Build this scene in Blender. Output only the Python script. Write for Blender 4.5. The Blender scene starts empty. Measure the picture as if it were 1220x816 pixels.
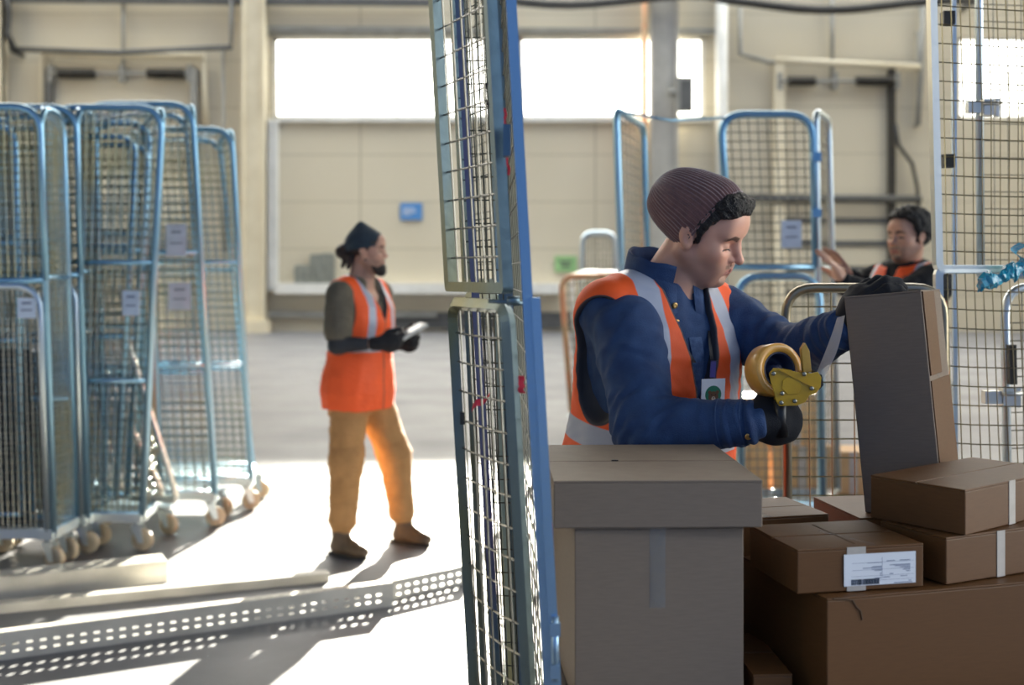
import bpy, bmesh, math, random
import numpy as np
from mathutils import Vector, Matrix, Euler
random.seed(7); np.random.seed(7)
SC = bpy.context.scene
COL = SC.collection
PI = math.pi
def R(a): return math.radians(a)

# ------------------------------------------------------------------ camera
FPX = 1400.0; CX = 610.0; HV = 325.0; EYE = 1.5
cam_data = bpy.data.cameras.new('camera')
cam_data.sensor_width = 36.0
cam_data.lens = 36.0*FPX/1220.0
cam_data.shift_y = -(408.0-HV)/1220.0
cam_data.clip_end = 300
cam_data.dof.use_dof = True
cam_data.dof.focus_distance = 2.5
cam_data.dof.aperture_fstop = 2.8
cam = bpy.data.objects.new('camera', cam_data); COL.objects.link(cam)
cam.location = (0, 0, EYE); cam.rotation_euler = (R(90), 0, 0)
SC.camera = cam

# ------------------------------------------------------------------ sky, sun, exposure
SC.view_settings.view_transform = 'Standard'
SC.view_settings.look = 'None'
SC.view_settings.exposure = 0.5
SC.view_settings.gamma = 1.0
SC.view_settings.use_curve_mapping = False
SUN_DIR = Vector((-0.133, -1.0, -0.263)).normalized()
world = bpy.data.worlds.new('sky'); SC.world = world
world.use_nodes = True
wn = world.node_tree; wn.nodes.clear()
w_out = wn.nodes.new('ShaderNodeOutputWorld'); w_bg = wn.nodes.new('ShaderNodeBackground')
w_tc = wn.nodes.new('ShaderNodeTexCoord'); w_dot = wn.nodes.new('ShaderNodeVectorMath'); w_dot.operation = 'DOT_PRODUCT'
w_nrm = wn.nodes.new('ShaderNodeVectorMath'); w_nrm.operation = 'NORMALIZE'
w_map = wn.nodes.new('ShaderNodeMapRange'); w_map.inputs[1].default_value = -1; w_map.inputs[2].default_value = 1
w_ramp = wn.nodes.new('ShaderNodeValToRGB')
w_dot.inputs[1].default_value = tuple(-SUN_DIR)
wn.links.new(w_tc.outputs['Generated'], w_nrm.inputs[0]); wn.links.new(w_nrm.outputs[0], w_dot.inputs[0])
wn.links.new(w_dot.outputs['Value'], w_map.inputs[0]); wn.links.new(w_map.outputs[0], w_ramp.inputs[0])
els = w_ramp.color_ramp.elements                       # cool sky away from the sun, bright haze around it
SKY = [(0.0, (0.018, 0.033, 0.068)), (0.28, (0.026, 0.044, 0.080)), (0.42, (0.62, 0.66, 0.68)), (0.6, (0.95, 0.95, 0.90)), (0.85, (1.0, 0.95, 0.86)), (1.0, (1.0, 0.96, 0.88))]
els[0].position = 0.0; els[0].color = (*SKY[0][1], 1); els[1].position = 1.0; els[1].color = (*SKY[-1][1], 1)
for p_, c_ in SKY[1:-1]:
    e_ = els.new(p_); e_.color = (*c_, 1)
wn.links.new(w_ramp.outputs[0], w_bg.inputs[0]); w_bg.inputs[1].default_value = 5.6
wn.links.new(w_bg.outputs[0], w_out.inputs[0])
sun_data = bpy.data.lights.new('sun', 'SUN'); sun_data.energy = 60.0; sun_data.color = (1.0, 0.93, 0.80); sun_data.angle = R(0.7)
sun = bpy.data.objects.new('sun', sun_data); COL.objects.link(sun)
sun.rotation_euler = SUN_DIR.to_track_quat('-Z', 'Y').to_euler(); sun.location = (4, 40, 14)

# ------------------------------------------------------------------ helpers
def at(u, v, Y):                       # the point at depth Y seen at photo pixel (u, v)
    return Vector(((u-CX)/FPX*Y, Y, EYE-(v-HV)/FPX*Y))
def onz(u, v, z):                      # the point of the level z seen at photo pixel (u, v)
    return at(u, v, (EYE-z)*FPX/(v-HV))
def lerp(a, b, t): return a+(b-a)*t

MATW = {}
def tag(o, label=None, cat=None, group=None, kind=None):
    if label: o['label'] = label
    if cat: o['category'] = cat
    if group: o['group'] = group
    if kind: o['kind'] = kind
    return o
def thing(name, label, cat, loc=(0, 0, 0), rot=(0, 0, 0), group=None):
    o = bpy.data.objects.new(name, None); COL.objects.link(o)
    o.empty_display_size = 0.1
    o.location = loc; o.rotation_euler = rot
    MATW[o] = Matrix.LocRotScale(Vector(loc), Euler(rot), None)
    return tag(o, label, cat, group)
def place(o, me, parent, world_coords, origin=None):
    COL.objects.link(o)
    if parent is not None:
        o.parent = parent
        MATW[o] = MATW[parent]
        if world_coords: me.transform(MATW[parent].inverted())
    else:
        if origin is not None:
            me.transform(Matrix.Translation(-Vector(origin))); o.location = origin
        MATW[o] = Matrix.Translation(Vector(origin)) if origin is not None else Matrix.Identity(4)

class MB:
    def __init__(s): s.v = []; s.f = []; s.sm = []; s.mi = []; s.cur = 0
    def add(s, vs, fs, smooth=False):
        n = len(s.v); s.v += [tuple(v) for v in vs]
        for f in fs:
            s.f.append(tuple(i+n for i in f)); s.sm.append(smooth); s.mi.append(s.cur)
        return s
    def box(s, c, size, M=None):
        x, y, z = [d/2 for d in size]; c = Vector(c)
        vs = [Vector((sx*x, sy*y, sz*z)) for sz in (-1, 1) for sx, sy in ((-1, -1), (1, -1), (1, 1), (-1, 1))]
        if M is not None: vs = [M @ v for v in vs]
        return s.add([v+c for v in vs], [(3, 2, 1, 0), (4, 5, 6, 7), (0, 1, 5, 4), (1, 2, 6, 5), (2, 3, 7, 6), (3, 0, 4, 7)])
    def bar(s, a, b, w, h, up=(0, 0, 1)):          # rectangular bar from a to b
        a, b = Vector(a), Vector(b); t = (b-a).normalized(); up = Vector(up)
        if abs(t.dot(up)) > .98: up = Vector((0, 1, 0))
        sd = t.cross(up).normalized(); u2 = sd.cross(t).normalized()
        vs = [p+sd*sx*w/2+u2*sz*h/2 for p in (a, b) for sx, sz in ((-1, -1), (1, -1), (1, 1), (-1, 1))]
        return s.add(vs, [(3, 2, 1, 0), (4, 5, 6, 7), (0, 1, 5, 4), (1, 2, 6, 5), (2, 3, 7, 6), (3, 0, 4, 7)])
    def tube(s, path, r, n=8, closed=False, cap=True, smooth=True, rot=0.0, r2=None):
        path = [Vector(p) for p in path]; m = len(path)
        if closed: tang = [(path[(i+1) % m]-path[i-1]).normalized() for i in range(m)]
        else: tang = [(path[min(i+1, m-1)]-path[max(i-1, 0)]).normalized() for i in range(m)]
        t0 = tang[0]; ref = Vector((0, 1, 0)) if abs(t0.y) < .9 else Vector((0, 0, 1))
        nn = (ref-t0*ref.dot(t0)).normalized(); vs = []
        for i in range(m):
            t = tang[i]; nn = (nn-t*nn.dot(t)).normalized(); bb = t.cross(nn)
            rr = r[i] if isinstance(r, (list, tuple)) else r
            k = 1.0
            if 0 < i < m-1 or closed:
                d1 = (path[i]-path[i-1]).normalized(); k = 1/max(.75, d1.dot(t))
            for j in range(n):
                a = rot+2*PI*j/n
                vs.append(path[i]+nn*math.cos(a)*rr*k+bb*math.sin(a)*(r2 if r2 else rr)*k)
        fs = []
        for i in range(m if closed else m-1):
            for j in range(n):
                a, b = i*n+j, i*n+(j+1) % n; i2 = (i+1) % m
                fs.append((a, b, i2*n+(j+1) % n, i2*n+j))
        s.add(vs, fs, smooth)
        if cap and not closed:
            k = len(s.v)-len(vs)
            s.f.append(tuple(k+j for j in range(n))[::-1]); s.f.append(tuple(k+(m-1)*n+j for j in range(n)))
            s.sm += [False, False]; s.mi += [s.cur]*2
        return s
    def disc_stack(s, c, axis, prof, n=24, smooth=True, cap=True):  # lathe: prof = [(distance along axis, radius)]
        axis = Vector(axis).normalized(); ref = Vector((0, 0, 1)) if abs(axis.z) < .9 else Vector((1, 0, 0))
        e1 = axis.cross(ref).normalized(); e2 = axis.cross(e1); c = Vector(c); vs = []
        for h, r in prof:
            for j in range(n):
                a = 2*PI*j/n; vs.append(c+axis*h+e1*math.cos(a)*r+e2*math.sin(a)*r)
        fs = [(i*n+j, i*n+(j+1) % n, (i+1)*n+(j+1) % n, (i+1)*n+j) for i in range(len(prof)-1) for j in range(n)]
        if cap: fs += [tuple(range(n))[::-1], tuple((len(prof)-1)*n+j for j in range(n))]
        return s.add(vs, fs, smooth)
    def prism(s, poly, d):                           # polygon (list of points) extruded by vector d
        n = len(poly); d = Vector(d); vs = [Vector(p) for p in poly]+[Vector(p)+d for p in poly]
        fs = [tuple(range(n))[::-1], tuple(range(n, 2*n))]+[(i, (i+1) % n, n+(i+1) % n, n+i) for i in range(n)]
        return s.add(vs, fs)
    def grid(s, rows, smooth=True, closed=False):    # rows of points -> quads
        n = len(rows[0]); vs = [p for r in rows for p in r]; fs = []
        for i in range(len(rows)-1):
            for j in range(n if closed else n-1):
                fs.append((i*n+j, i*n+(j+1) % n, (i+1)*n+(j+1) % n, (i+1)*n+j))
        return s.add(vs, fs, smooth)
    def build(s, name, mat, parent=None, world=True, bevel=0.0, origin='base', kind=None, fixn=True):
        me = bpy.data.meshes.new(name); me.from_pydata([tuple(v) for v in s.v], [], s.f)
        me.polygons.foreach_set('use_smooth', s.sm)
        mats = mat if isinstance(mat, (list, tuple)) else [mat]
        for m in mats: me.materials.append(m)
        me.polygons.foreach_set('material_index', s.mi)
        if fixn or bevel:
            bm = bmesh.new(); bm.from_mesh(me)
            if fixn: bmesh.ops.recalc_face_normals(bm, faces=bm.faces)
            if bevel: bmesh.ops.bevel(bm, geom=list(bm.edges), offset=bevel, segments=2, affect='EDGES', profile=.5)
            bm.to_mesh(me); bm.free()
        me.update()
        o = bpy.data.objects.new(name, me)
        org = None
        if parent is None and origin == 'base':
            a = np.array([v.co[:] for v in me.vertices]); lo, hi = a.min(0), a.max(0)
            org = ((lo[0]+hi[0])/2, (lo[1]+hi[1])/2, lo[2])
        place(o, me, parent, world, org)
        if kind: o['kind'] = kind
        return o

# ------------------------------------------------------------------ materials
def new_mat(name):
    m = bpy.data.materials.new(name); m.use_nodes = True
    nt = m.node_tree; return m, nt, nt.nodes['Principled BSDF']
def N(nt, t, **kw):
    n = nt.nodes.new(t)
    for k, v in kw.items(): setattr(n, k, v)
    return n
def setc(sock, c): sock.default_value = (c[0], c[1], c[2], 1.0)
def mat(name, col, rough=.6, metal=0.0, col2=None, nscale=8.0, stretch=(1, 1, 1), bump=0.0, bscale=None, bstretch=None, spec=.5, detail=4.0, contrast=(.35, .65),
        sss=0.0, coat=0.0, rough2=None, sheen=0.0, coords='Object'):
    m, nt, b = new_mat(name); L = nt.links
    setc(b.inputs['Base Color'], col); b.inputs['Roughness'].default_value = rough; b.inputs['Metallic'].default_value = metal
    b.inputs['Specular IOR Level'].default_value = spec
    if sss:
        b.inputs['Subsurface Weight'].default_value = sss; b.inputs['Subsurface Radius'].default_value = (.02, .008, .004); b.inputs['Subsurface Scale'].default_value = .3
    if coat: b.inputs['Coat Weight'].default_value = coat
    if sheen: b.inputs['Sheen Weight'].default_value = sheen; b.inputs['Sheen Roughness'].default_value = .5
    tc = N(nt, 'ShaderNodeTexCoord')
    if col2 is not None or rough2 is not None:
        mp = N(nt, 'ShaderNodeMapping'); mp.inputs['Scale'].default_value = stretch; L.new(tc.outputs[coords], mp.inputs[0])
        nz = N(nt, 'ShaderNodeTexNoise'); nz.inputs['Scale'].default_value = nscale; nz.inputs['Detail'].default_value = detail; L.new(mp.outputs[0], nz.inputs['Vector'])
        mr = N(nt, 'ShaderNodeMapRange'); mr.inputs[1].default_value = contrast[0]; mr.inputs[2].default_value = contrast[1]; L.new(nz.outputs[0], mr.inputs[0])
        if col2 is not None:
            mx = N(nt, 'ShaderNodeMix', data_type='RGBA'); setc(mx.inputs[6], col); setc(mx.inputs[7], col2); L.new(mr.outputs[0], mx.inputs[0]); L.new(mx.outputs[2], b.inputs['Base Color'])
        if rough2 is not None:
            m2 = N(nt, 'ShaderNodeMapRange'); m2.inputs[3].default_value = rough; m2.inputs[4].default_value = rough2; L.new(mr.outputs[0], m2.inputs[0]); L.new(m2.outputs[0], b.inputs['Roughness'])
    if bump:
        mp2 = N(nt, 'ShaderNodeMapping'); mp2.inputs['Scale'].default_value = bstretch or stretch; L.new(tc.outputs[coords], mp2.inputs[0])
        nb = N(nt, 'ShaderNodeTexNoise'); nb.inputs['Scale'].default_value = bscale or nscale*6; nb.inputs['Detail'].default_value = 3; L.new(mp2.outputs[0], nb.inputs['Vector'])
        bp = N(nt, 'ShaderNodeBump'); bp.inputs['Strength'].default_value = bump; bp.inputs['Distance'].default_value = .01; L.new(nb.outputs[0], bp.inputs['Height']); L.new(bp.outputs[0], b.inputs['Normal'])
    return m
def lin(r, g, b):
    f = lambda c: ((c/255+.055)/1.055)**2.4 if c > 10 else c/255/12.92
    return (f(r), f(g), f(b))
def cloth_zones(name, base, zones, bump=.25, bscale=500, rough=.8, sheen=0.0, var=.15):
    """cloth whose pattern comes from per-vertex distances: zones = [(attribute, colour, roughness)], painted where the attribute < 0"""
    m, nt, b = new_mat(name); L = nt.links
    tc = N(nt, 'ShaderNodeTexCoord')
    nz = N(nt, 'ShaderNodeTexNoise'); nz.inputs['Scale'].default_value = 14; L.new(tc.outputs['Object'], nz.inputs['Vector'])
    mx = N(nt, 'ShaderNodeMix', data_type='RGBA'); setc(mx.inputs[6], [c*(1-var) for c in base]); setc(mx.inputs[7], [min(1, c*(1+var)) for c in base])
    L.new(nz.outputs[0], mx.inputs[0]); cur = mx.outputs[2]; rcur = None
    rv = N(nt, 'ShaderNodeValue'); rv.outputs[0].default_value = rough; rcur = rv.outputs[0]
    for a, c, rr in zones:
        at_ = N(nt, 'ShaderNodeAttribute', attribute_name=a)
        mr = N(nt, 'ShaderNodeMapRange'); mr.inputs[1].default_value = .0012; mr.inputs[2].default_value = -.0012; L.new(at_.outputs['Fac'], mr.inputs[0])
        m2 = N(nt, 'ShaderNodeMix', data_type='RGBA'); L.new(mr.outputs[0], m2.inputs[0]); L.new(cur, m2.inputs[6]); setc(m2.inputs[7], c); cur = m2.outputs[2]
        m3 = N(nt, 'ShaderNodeMix'); L.new(mr.outputs[0], m3.inputs[0]); L.new(rcur, m3.inputs[2]); m3.inputs[3].default_value = rr; rcur = m3.outputs[0]
    L.new(cur, b.inputs['Base Color']); L.new(rcur, b.inputs['Roughness'])
    nb = N(nt, 'ShaderNodeTexNoise'); nb.inputs['Scale'].default_value = bscale; L.new(tc.outputs['Object'], nb.inputs['Vector'])
    bp = N(nt, 'ShaderNodeBump'); bp.inputs['Strength'].default_value = bump; bp.inputs['Distance'].default_value = .004; L.new(nb.outputs[0], bp.inputs['Height']); L.new(bp.outputs[0], b.inputs['Normal'])
    if sheen: b.inputs['Sheen Weight'].default_value = sheen
    return m
def vcol_mat(name, attr, rough=.5, sss=0.0, bump=0.1, bscale=600, spec=.4):
    m, nt, b = new_mat(name); L = nt.links
    a = N(nt, 'ShaderNodeAttribute', attribute_name=attr); L.new(a.outputs['Color'], b.inputs['Base Color'])
    b.inputs['Roughness'].default_value = rough; b.inputs['Specular IOR Level'].default_value = spec
    if sss:
        b.inputs['Subsurface Weight'].default_value = sss; b.inputs['Subsurface Radius'].default_value = (.015, .006, .003); b.inputs['Subsurface Scale'].default_value = .4
    tc = N(nt, 'ShaderNodeTexCoord'); nb = N(nt, 'ShaderNodeTexNoise'); nb.inputs['Scale'].default_value = bscale; L.new(tc.outputs['Object'], nb.inputs['Vector'])
    bp = N(nt, 'ShaderNodeBump'); bp.inputs['Strength'].default_value = bump; bp.inputs['Distance'].default_value = .002; L.new(nb.outputs[0], bp.inputs['Height']); L.new(bp.outputs[0], b.inputs['Normal'])
    return m
def wall_mat():                           # cream sandwich panels: seams of their own
    m, nt, b = new_mat('cream_wall_panels'); L = nt.links
    tc = N(nt, 'ShaderNodeTexCoord'); sp = N(nt, 'ShaderNodeSeparateXYZ'); L.new(tc.outputs['Object'], sp.inputs[0])
    def seam(out, period, width, phase=0.0):
        ad = N(nt, 'ShaderNodeMath', operation='ADD'); ad.inputs[1].default_value = phase+500*period; L.new(out, ad.inputs[0])
        md = N(nt, 'ShaderNodeMath', operation='MODULO'); md.inputs[1].default_value = period; L.new(ad.outputs[0], md.inputs[0])
        lt = N(nt, 'ShaderNodeMath', operation='LESS_THAN'); lt.inputs[1].default_value = width; L.new(md.outputs[0], lt.inputs[0]); return lt.outputs[0]
    a = seam(sp.outputs['Z'], 1.2, .03, .3); c = seam(sp.outputs['X'], 6.0, .05, 3.9)
    mxx = N(nt, 'ShaderNodeMath', operation='MAXIMUM'); L.new(a, mxx.inputs[0]); L.new(c, mxx.inputs[1])
    nz = N(nt, 'ShaderNodeTexNoise'); nz.inputs['Scale'].default_value = .5; nz.inputs['Detail'].default_value = 5; L.new(tc.outputs['Object'], nz.inputs['Vector'])
    m1 = N(nt, 'ShaderNodeMix', data_type='RGBA'); setc(m1.inputs[6], lin(210, 200, 177)); setc(m1.inputs[7], lin(196, 185, 160)); L.new(nz.outputs[0], m1.inputs[0])
    m2 = N(nt, 'ShaderNodeMix', data_type='RGBA'); L.new(mxx.outputs[0], m2.inputs[0]); L.new(m1.outputs[2], m2.inputs[6]); setc(m2.inputs[7], lin(176, 166, 142))
    L.new(m2.outputs[2], b.inputs['Base Color']); b.inputs['Roughness'].default_value = .6
    return m
def glass_mat():
    m = bpy.data.materials.new('window_glass'); m.use_nodes = True; nt = m.node_tree; nt.nodes.clear()
    o = N(nt, 'ShaderNodeOutputMaterial'); t = N(nt, 'ShaderNodeBsdfTransparent'); setc(t.inputs[0], (.97, .98, .97)); g = N(nt, 'ShaderNodeBsdfGlossy'); g.inputs['Roughness'].default_value = .05
    mx = N(nt, 'ShaderNodeMixShader'); mx.inputs[0].default_value = .05; nt.links.new(t.outputs[0], mx.inputs[1]); nt.links.new(g.outputs[0], mx.inputs[2]); nt.links.new(mx.outputs[0], o.inputs[0])
    return m
def film_mat(name, col, alpha):
    m, nt, b = new_mat(name); setc(b.inputs['Base Color'], col); b.inputs['Roughness'].default_value = .12; b.inputs['Alpha'].default_value = alpha
    b.inputs['Specular IOR Level'].default_value = .8
    tc = N(nt, 'ShaderNodeTexCoord'); nb = N(nt, 'ShaderNodeTexNoise'); nb.inputs['Scale'].default_value = 60; nt.links.new(tc.outputs['Object'], nb.inputs['Vector'])
    bp = N(nt, 'ShaderNodeBump'); bp.inputs['Strength'].default_value = .4; bp.inputs['Distance'].default_value = .01; nt.links.new(nb.outputs[0], bp.inputs['Height']); nt.links.new(bp.outputs[0], b.inputs['Normal'])
    return m
def chromate_mat(name, stops, scale=2.2, rough=.33, stretch=(1, 1, .25)):   # zinc plating with its own yellow, blue and violet tints; some palettes add sky reflection
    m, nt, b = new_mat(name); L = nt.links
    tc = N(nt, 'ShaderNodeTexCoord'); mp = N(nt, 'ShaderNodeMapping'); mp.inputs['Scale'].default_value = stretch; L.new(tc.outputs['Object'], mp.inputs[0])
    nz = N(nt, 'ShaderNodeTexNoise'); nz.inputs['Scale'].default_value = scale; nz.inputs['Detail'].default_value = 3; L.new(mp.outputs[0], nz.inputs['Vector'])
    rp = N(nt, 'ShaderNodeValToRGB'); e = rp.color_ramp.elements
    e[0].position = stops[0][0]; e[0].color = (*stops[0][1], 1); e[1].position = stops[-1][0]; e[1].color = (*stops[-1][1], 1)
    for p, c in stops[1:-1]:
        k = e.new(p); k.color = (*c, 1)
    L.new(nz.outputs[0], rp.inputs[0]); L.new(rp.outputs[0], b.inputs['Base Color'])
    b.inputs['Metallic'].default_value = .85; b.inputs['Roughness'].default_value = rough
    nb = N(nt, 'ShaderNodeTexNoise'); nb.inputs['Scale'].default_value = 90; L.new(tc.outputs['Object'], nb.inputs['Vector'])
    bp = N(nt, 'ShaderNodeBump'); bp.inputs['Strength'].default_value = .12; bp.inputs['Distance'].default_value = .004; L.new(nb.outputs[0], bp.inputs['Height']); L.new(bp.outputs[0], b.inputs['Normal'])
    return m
M = {}
M['wall'] = wall_mat()
M['floor'] = mat('polished_concrete', lin(106, 106, 109), .36, 0, lin(88, 88, 91), nscale=.9, bump=.12, bscale=14, detail=8, rough2=.55, contrast=(.3, .7))
M['cream'] = mat('cream_paint', lin(226, 215, 188), .55, 0, lin(212, 200, 172), nscale=1.5)
M['white'] = mat('white_paint', lin(225, 223, 216), .5, 0, lin(212, 210, 202), nscale=2)
M['greypaint'] = mat('grey_paint', lin(150, 148, 140), .55, 0, lin(132, 130, 122), nscale=2)
M['palegrey'] = mat('pale_grey_paint', lin(186, 182, 172), .55, 0, lin(170, 166, 156), nscale=2)
M['darkgrey'] = mat('dark_grey_paint', lin(92, 92, 90), .55, 0, lin(80, 80, 78), nscale=3)
M['darkmetal'] = mat('dark_spring_steel', lin(70, 66, 58), .45, .5, lin(58, 55, 50), nscale=6)
M['rubber'] = mat('black_cable_rubber', lin(48, 46, 42), .6, 0, lin(38, 37, 35), nscale=6)
M['glass'] = glass_mat()
M['blue_sign'] = mat('blue_enamel', lin(84, 140, 196), .4, 0, lin(76, 130, 188), nscale=2)
M['green_sign'] = mat('pale_green_enamel', lin(150, 190, 130), .4, 0, lin(142, 182, 122), nscale=2)
M['steel'] = chromate_mat('galvanised_steel', [(.3, (.50, .60, .66)), (.5, (.62, .70, .74)), (.7, (.72, .74, .72))])
M['sky_tint_steel'] = chromate_mat('sky_tinted_zinc_tube', [(.3, (.20, .40, .56)), (.5, (.28, .50, .66)), (.7, (.42, .60, .70))])  # blue sky reflected in the tubes is painted into the base colour
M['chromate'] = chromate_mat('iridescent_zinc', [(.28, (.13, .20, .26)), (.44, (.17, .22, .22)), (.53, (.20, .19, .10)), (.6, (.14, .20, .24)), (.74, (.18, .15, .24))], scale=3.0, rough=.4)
M['sky_tint_deep'] = chromate_mat('deep_sky_tinted_zinc', [(.3, (.28, .44, .58)), (.5, (.34, .50, .66)), (.7, (.44, .58, .70))], scale=3, rough=.3)  # stronger blue: the sky's reflection on the posts, put into the colour
M['wire'] = mat('steel_wire', lin(138, 136, 128), .38, .85, lin(110, 108, 100), nscale=9)
M['tint_wire'] = mat('reflection_tinted_wire', lin(92, 116, 132), .4, .7, lin(130, 128, 104), nscale=1.6, contrast=(.4, .6))  # teal and olive imitate reflections, mixed in by noise
M['brass'] = chromate_mat('yellow_zinc', [(.3, (.27, .22, .14)), (.5, (.35, .29, .18)), (.7, (.25, .23, .19))], scale=4)
M['palezinc'] = chromate_mat('pale_zinc', [(.3, (.62, .62, .56)), (.5, (.74, .72, .64)), (.7, (.62, .62, .60))], scale=4)
M['orange_steel'] = mat('orange_painted_steel', lin(214, 150, 110), .5, .1, lin(200, 170, 130), nscale=4)
M['cardboard'] = mat('brown_cardboard', lin(100, 66, 34), .5, 0, lin(95, 62, 31), spec=.35, nscale=30, stretch=(1, 1, 9), bump=.03, bscale=60, bstretch=(1, 1, 8), detail=5)
M['card_grey'] = mat('greyish_cardboard', lin(132, 117, 102), .6, 0, lin(127, 112, 98), spec=.2, nscale=30, stretch=(1, 1, 9), bump=.03, bscale=60, bstretch=(1, 1, 8), detail=5)
M['card_edge'] = mat('torn_cardboard', lin(92, 68, 46), .8)
M['paper_tape'] = mat('pale_paper_tape', lin(186, 178, 168), .5, 0, lin(176, 168, 158), nscale=40)
M['clear_tape'] = film_mat('clear_tape', (.75, .72, .68), .13)
M['drawn_tape'] = film_mat('drawn_tape', (.85, .82, .80), .5)
M['lit_card'] = mat('lit_cardboard', lin(206, 166, 116), .6, 0, lin(196, 156, 108), nscale=12)  # cardboard lightened to stand for backlight bounced off the floor
M['label'] = mat('white_label_paper', lin(226, 228, 232), .5)
M['ink'] = mat('dark_ink', lin(40, 52, 66), .6)
M['inkgrey'] = mat('grey_ink', lin(120, 128, 150), .6)
M['plaque'] = mat('pale_blue_plaque', lin(196, 208, 222), .45, 0, lin(180, 192, 206), nscale=10)
M['red'] = mat('red_ribbon', lin(210, 40, 60), .5)
M['teal'] = film_mat('teal_plastic_film', lin(10, 160, 190), .85)
M['wood'] = mat('pale_pallet_wood', lin(196, 160, 112), .7, 0, lin(170, 134, 90), nscale=6, stretch=(1, 8, 8))
M['tyre'] = mat('buff_castor_tyre', lin(190, 174, 146), .5, 0, lin(172, 156, 130), nscale=8)
M['tabletop'] = mat('dark_table_board', lin(70, 54, 46), .5, 0, lin(60, 46, 40), nscale=12)
M['tape_roll'] = mat('amber_tape_roll', lin(226, 168, 74), .3, 0, lin(210, 150, 62), nscale=20, coat=.3, sss=.1)
M['core'] = mat('dark_blue_core', lin(28, 38, 66), .45)
M['yellow'] = mat('yellow_metal', lin(196, 154, 10), .38, .0, lin(176, 136, 6), nscale=18, coat=.2)
M['screw'] = mat('steel_screw', lin(150, 146, 130), .35, .9)
M['black'] = mat('black_plastic', lin(24, 24, 26), .4)
M['crate'] = mat('grey_crate_plastic', lin(140, 142, 132), .6, 0, lin(124, 126, 118), nscale=5)
M['darkboard'] = mat('dark_grey_board', lin(44, 52, 54), .6, 0, lin(34, 42, 44), nscale=4)
# ================================================================== SETTING
WY = 30.0; PXW = WY/FPX
def wx(u): return (u-CX)*PXW
def wz(v): return EYE-(v-HV)*PXW
MB().box((0, 12, -.1), (34, 38, .2)).build('floor', M['floor'], kind='structure', origin=None)
wx0, wx1, wz0, wz1 = wx(326), wx(840), wz(141), wz(44)
wb = MB()
wb.box((0, WY+.15, wz0/2), (34, .3, wz0)); wb.box((0, WY+.15, (wz1+13)/2), (34, .3, 13-wz1))
wb.box(((-17+wx0)/2, WY+.15, (wz0+wz1)/2), (wx0+17, .3, wz1-wz0)); wx2 = wx(1141); wx3 = wx(1300)
wb.box(((wx2+wx1)/2, WY+.15, (wz0+wz1)/2), (wx2-wx1, .3, wz1-wz0)); wb.box(((17+wx3)/2, WY+.15, (wz0+wz1)/2), (17-wx3, .3, wz1-wz0))
wb.build('wall_back', M['wall'], kind='structure', origin=None)
for s_, nm in ((-1, 'wall_left'), (1, 'wall_right')):      # right wall left out near the camera so daylight brightens the worker
    MB().box((s_*17.1, 12 if s_ < 0 else 18.5, 6.5), (.2, 38 if s_ < 0 else 25, 13)).build(nm, M['wall'], kind='structure', origin=None)
MB().box((0, 5.5, 11.1), (34, 21, .2)).build('ceiling', M['darkgrey'], kind='structure', origin=None)  # unseen; dark and only partial, shaped to cut light from above
# long strip window: frame, mullions, panes
def window(n, x0, x1, mull):
    f = MB(); fw = .10
    for z in (wz0+fw/2-.02, wz1-fw/2+.02): f.box(((x0+x1)/2, WY+.1, z), (x1-x0, .12, fw))
    for x in [x0+fw/2, x1-fw/2]: f.box((x, WY+.1, (wz0+wz1)/2), (fw, .12, wz1-wz0))
    for u in mull: f.box((wx(u), WY+.1, (wz0+wz1)/2), (.06, .10, wz1-wz0))
    fr = f.build('window_%d' % n, M['white'], kind='structure', origin=None)
    MB().box(((x0+x1)/2, WY+.12, (wz0+wz1)/2), (x1-x0, .012, wz1-wz0)).build('glass_pane', M['glass'], fr)
window(1, wx0, wx(618), [472]); window(2, wx(618), wx1, [765]); window(3, wx2, wx3, [1220])
MB().box(((wx0+wx1)/2, WY-.05, wz0-.06), (wx1-wx0+.3, .16, .08)).build('trim_1', M['white'], kind='structure', origin=None)
MB().box(((wx0+wx1)/2, WY-.03, wz1+.08), (wx1-wx0+.3, .08, .10)).build('trim_2', M['greypaint'], kind='structure', origin=None)
# columns in front of the wall (thick posts with flanges)
def column(name, u0, u1, m, Y=WY-.35, top=11.0, dep=.4):
    c = MB(); x0, x1 = (u0-CX)/FPX*Y, (u1-CX)/FPX*Y
    c.box(((x0+x1)/2, Y, top/2), (x1-x0, dep*.45, top)); c.box((x0+.03, Y, top/2), (.06, dep, top)); c.box((x1-.03, Y, top/2), (.06, dep, top))
    c.box(((x0+x1)/2, Y, .15), (x1-x0+.16, dep+.16, .3))
    return c.build(name, m, kind='structure')
column('column', 290, 317, M['cream']); column('column', 775, 807, M['palegrey'], Y=WY-.5)
column('column', -30, 4, M['cream'], top=11)
# base boards, ledge, strips on the wall
MB().box((wx(565), WY-.04, (wz(372)+wz(391))/2), (wx(700)-wx(430), .08, wz(372)-wz(391))).build('baseboard_back', M['darkgrey'], kind='structure')
MB().box((wx(500), WY-.2, (wz(337)+wz(350))/2), (wx(668)-wx(330), .4, .26)).build('trim_3', M['white'], kind='structure')
MB().box((wx(327), WY-.12, (wz(145)+wz(346))/2), (.24, .22, wz(145)-wz(346))).build('trim_4', M['white'], kind='structure')
MB().box((wx(420), WY-.08, wz(374)), (wx(520)-wx(318), .16, .16)).build('trim_5', M['greypaint'], kind='structure')
# overhead beam line at the very top of the wall
MB().bar((wx(-40), WY-.25, wz(1)), (wx(520), WY-.25, wz(6)), .2, .16).build('trim_6', M['darkgrey'], kind='structure')
MB().bar((wx(318), WY-.08, wz(35)), (wx(860), WY-.08, wz(38)), .1, .12).build('trim_7', M['greypaint'], kind='structure')
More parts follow.
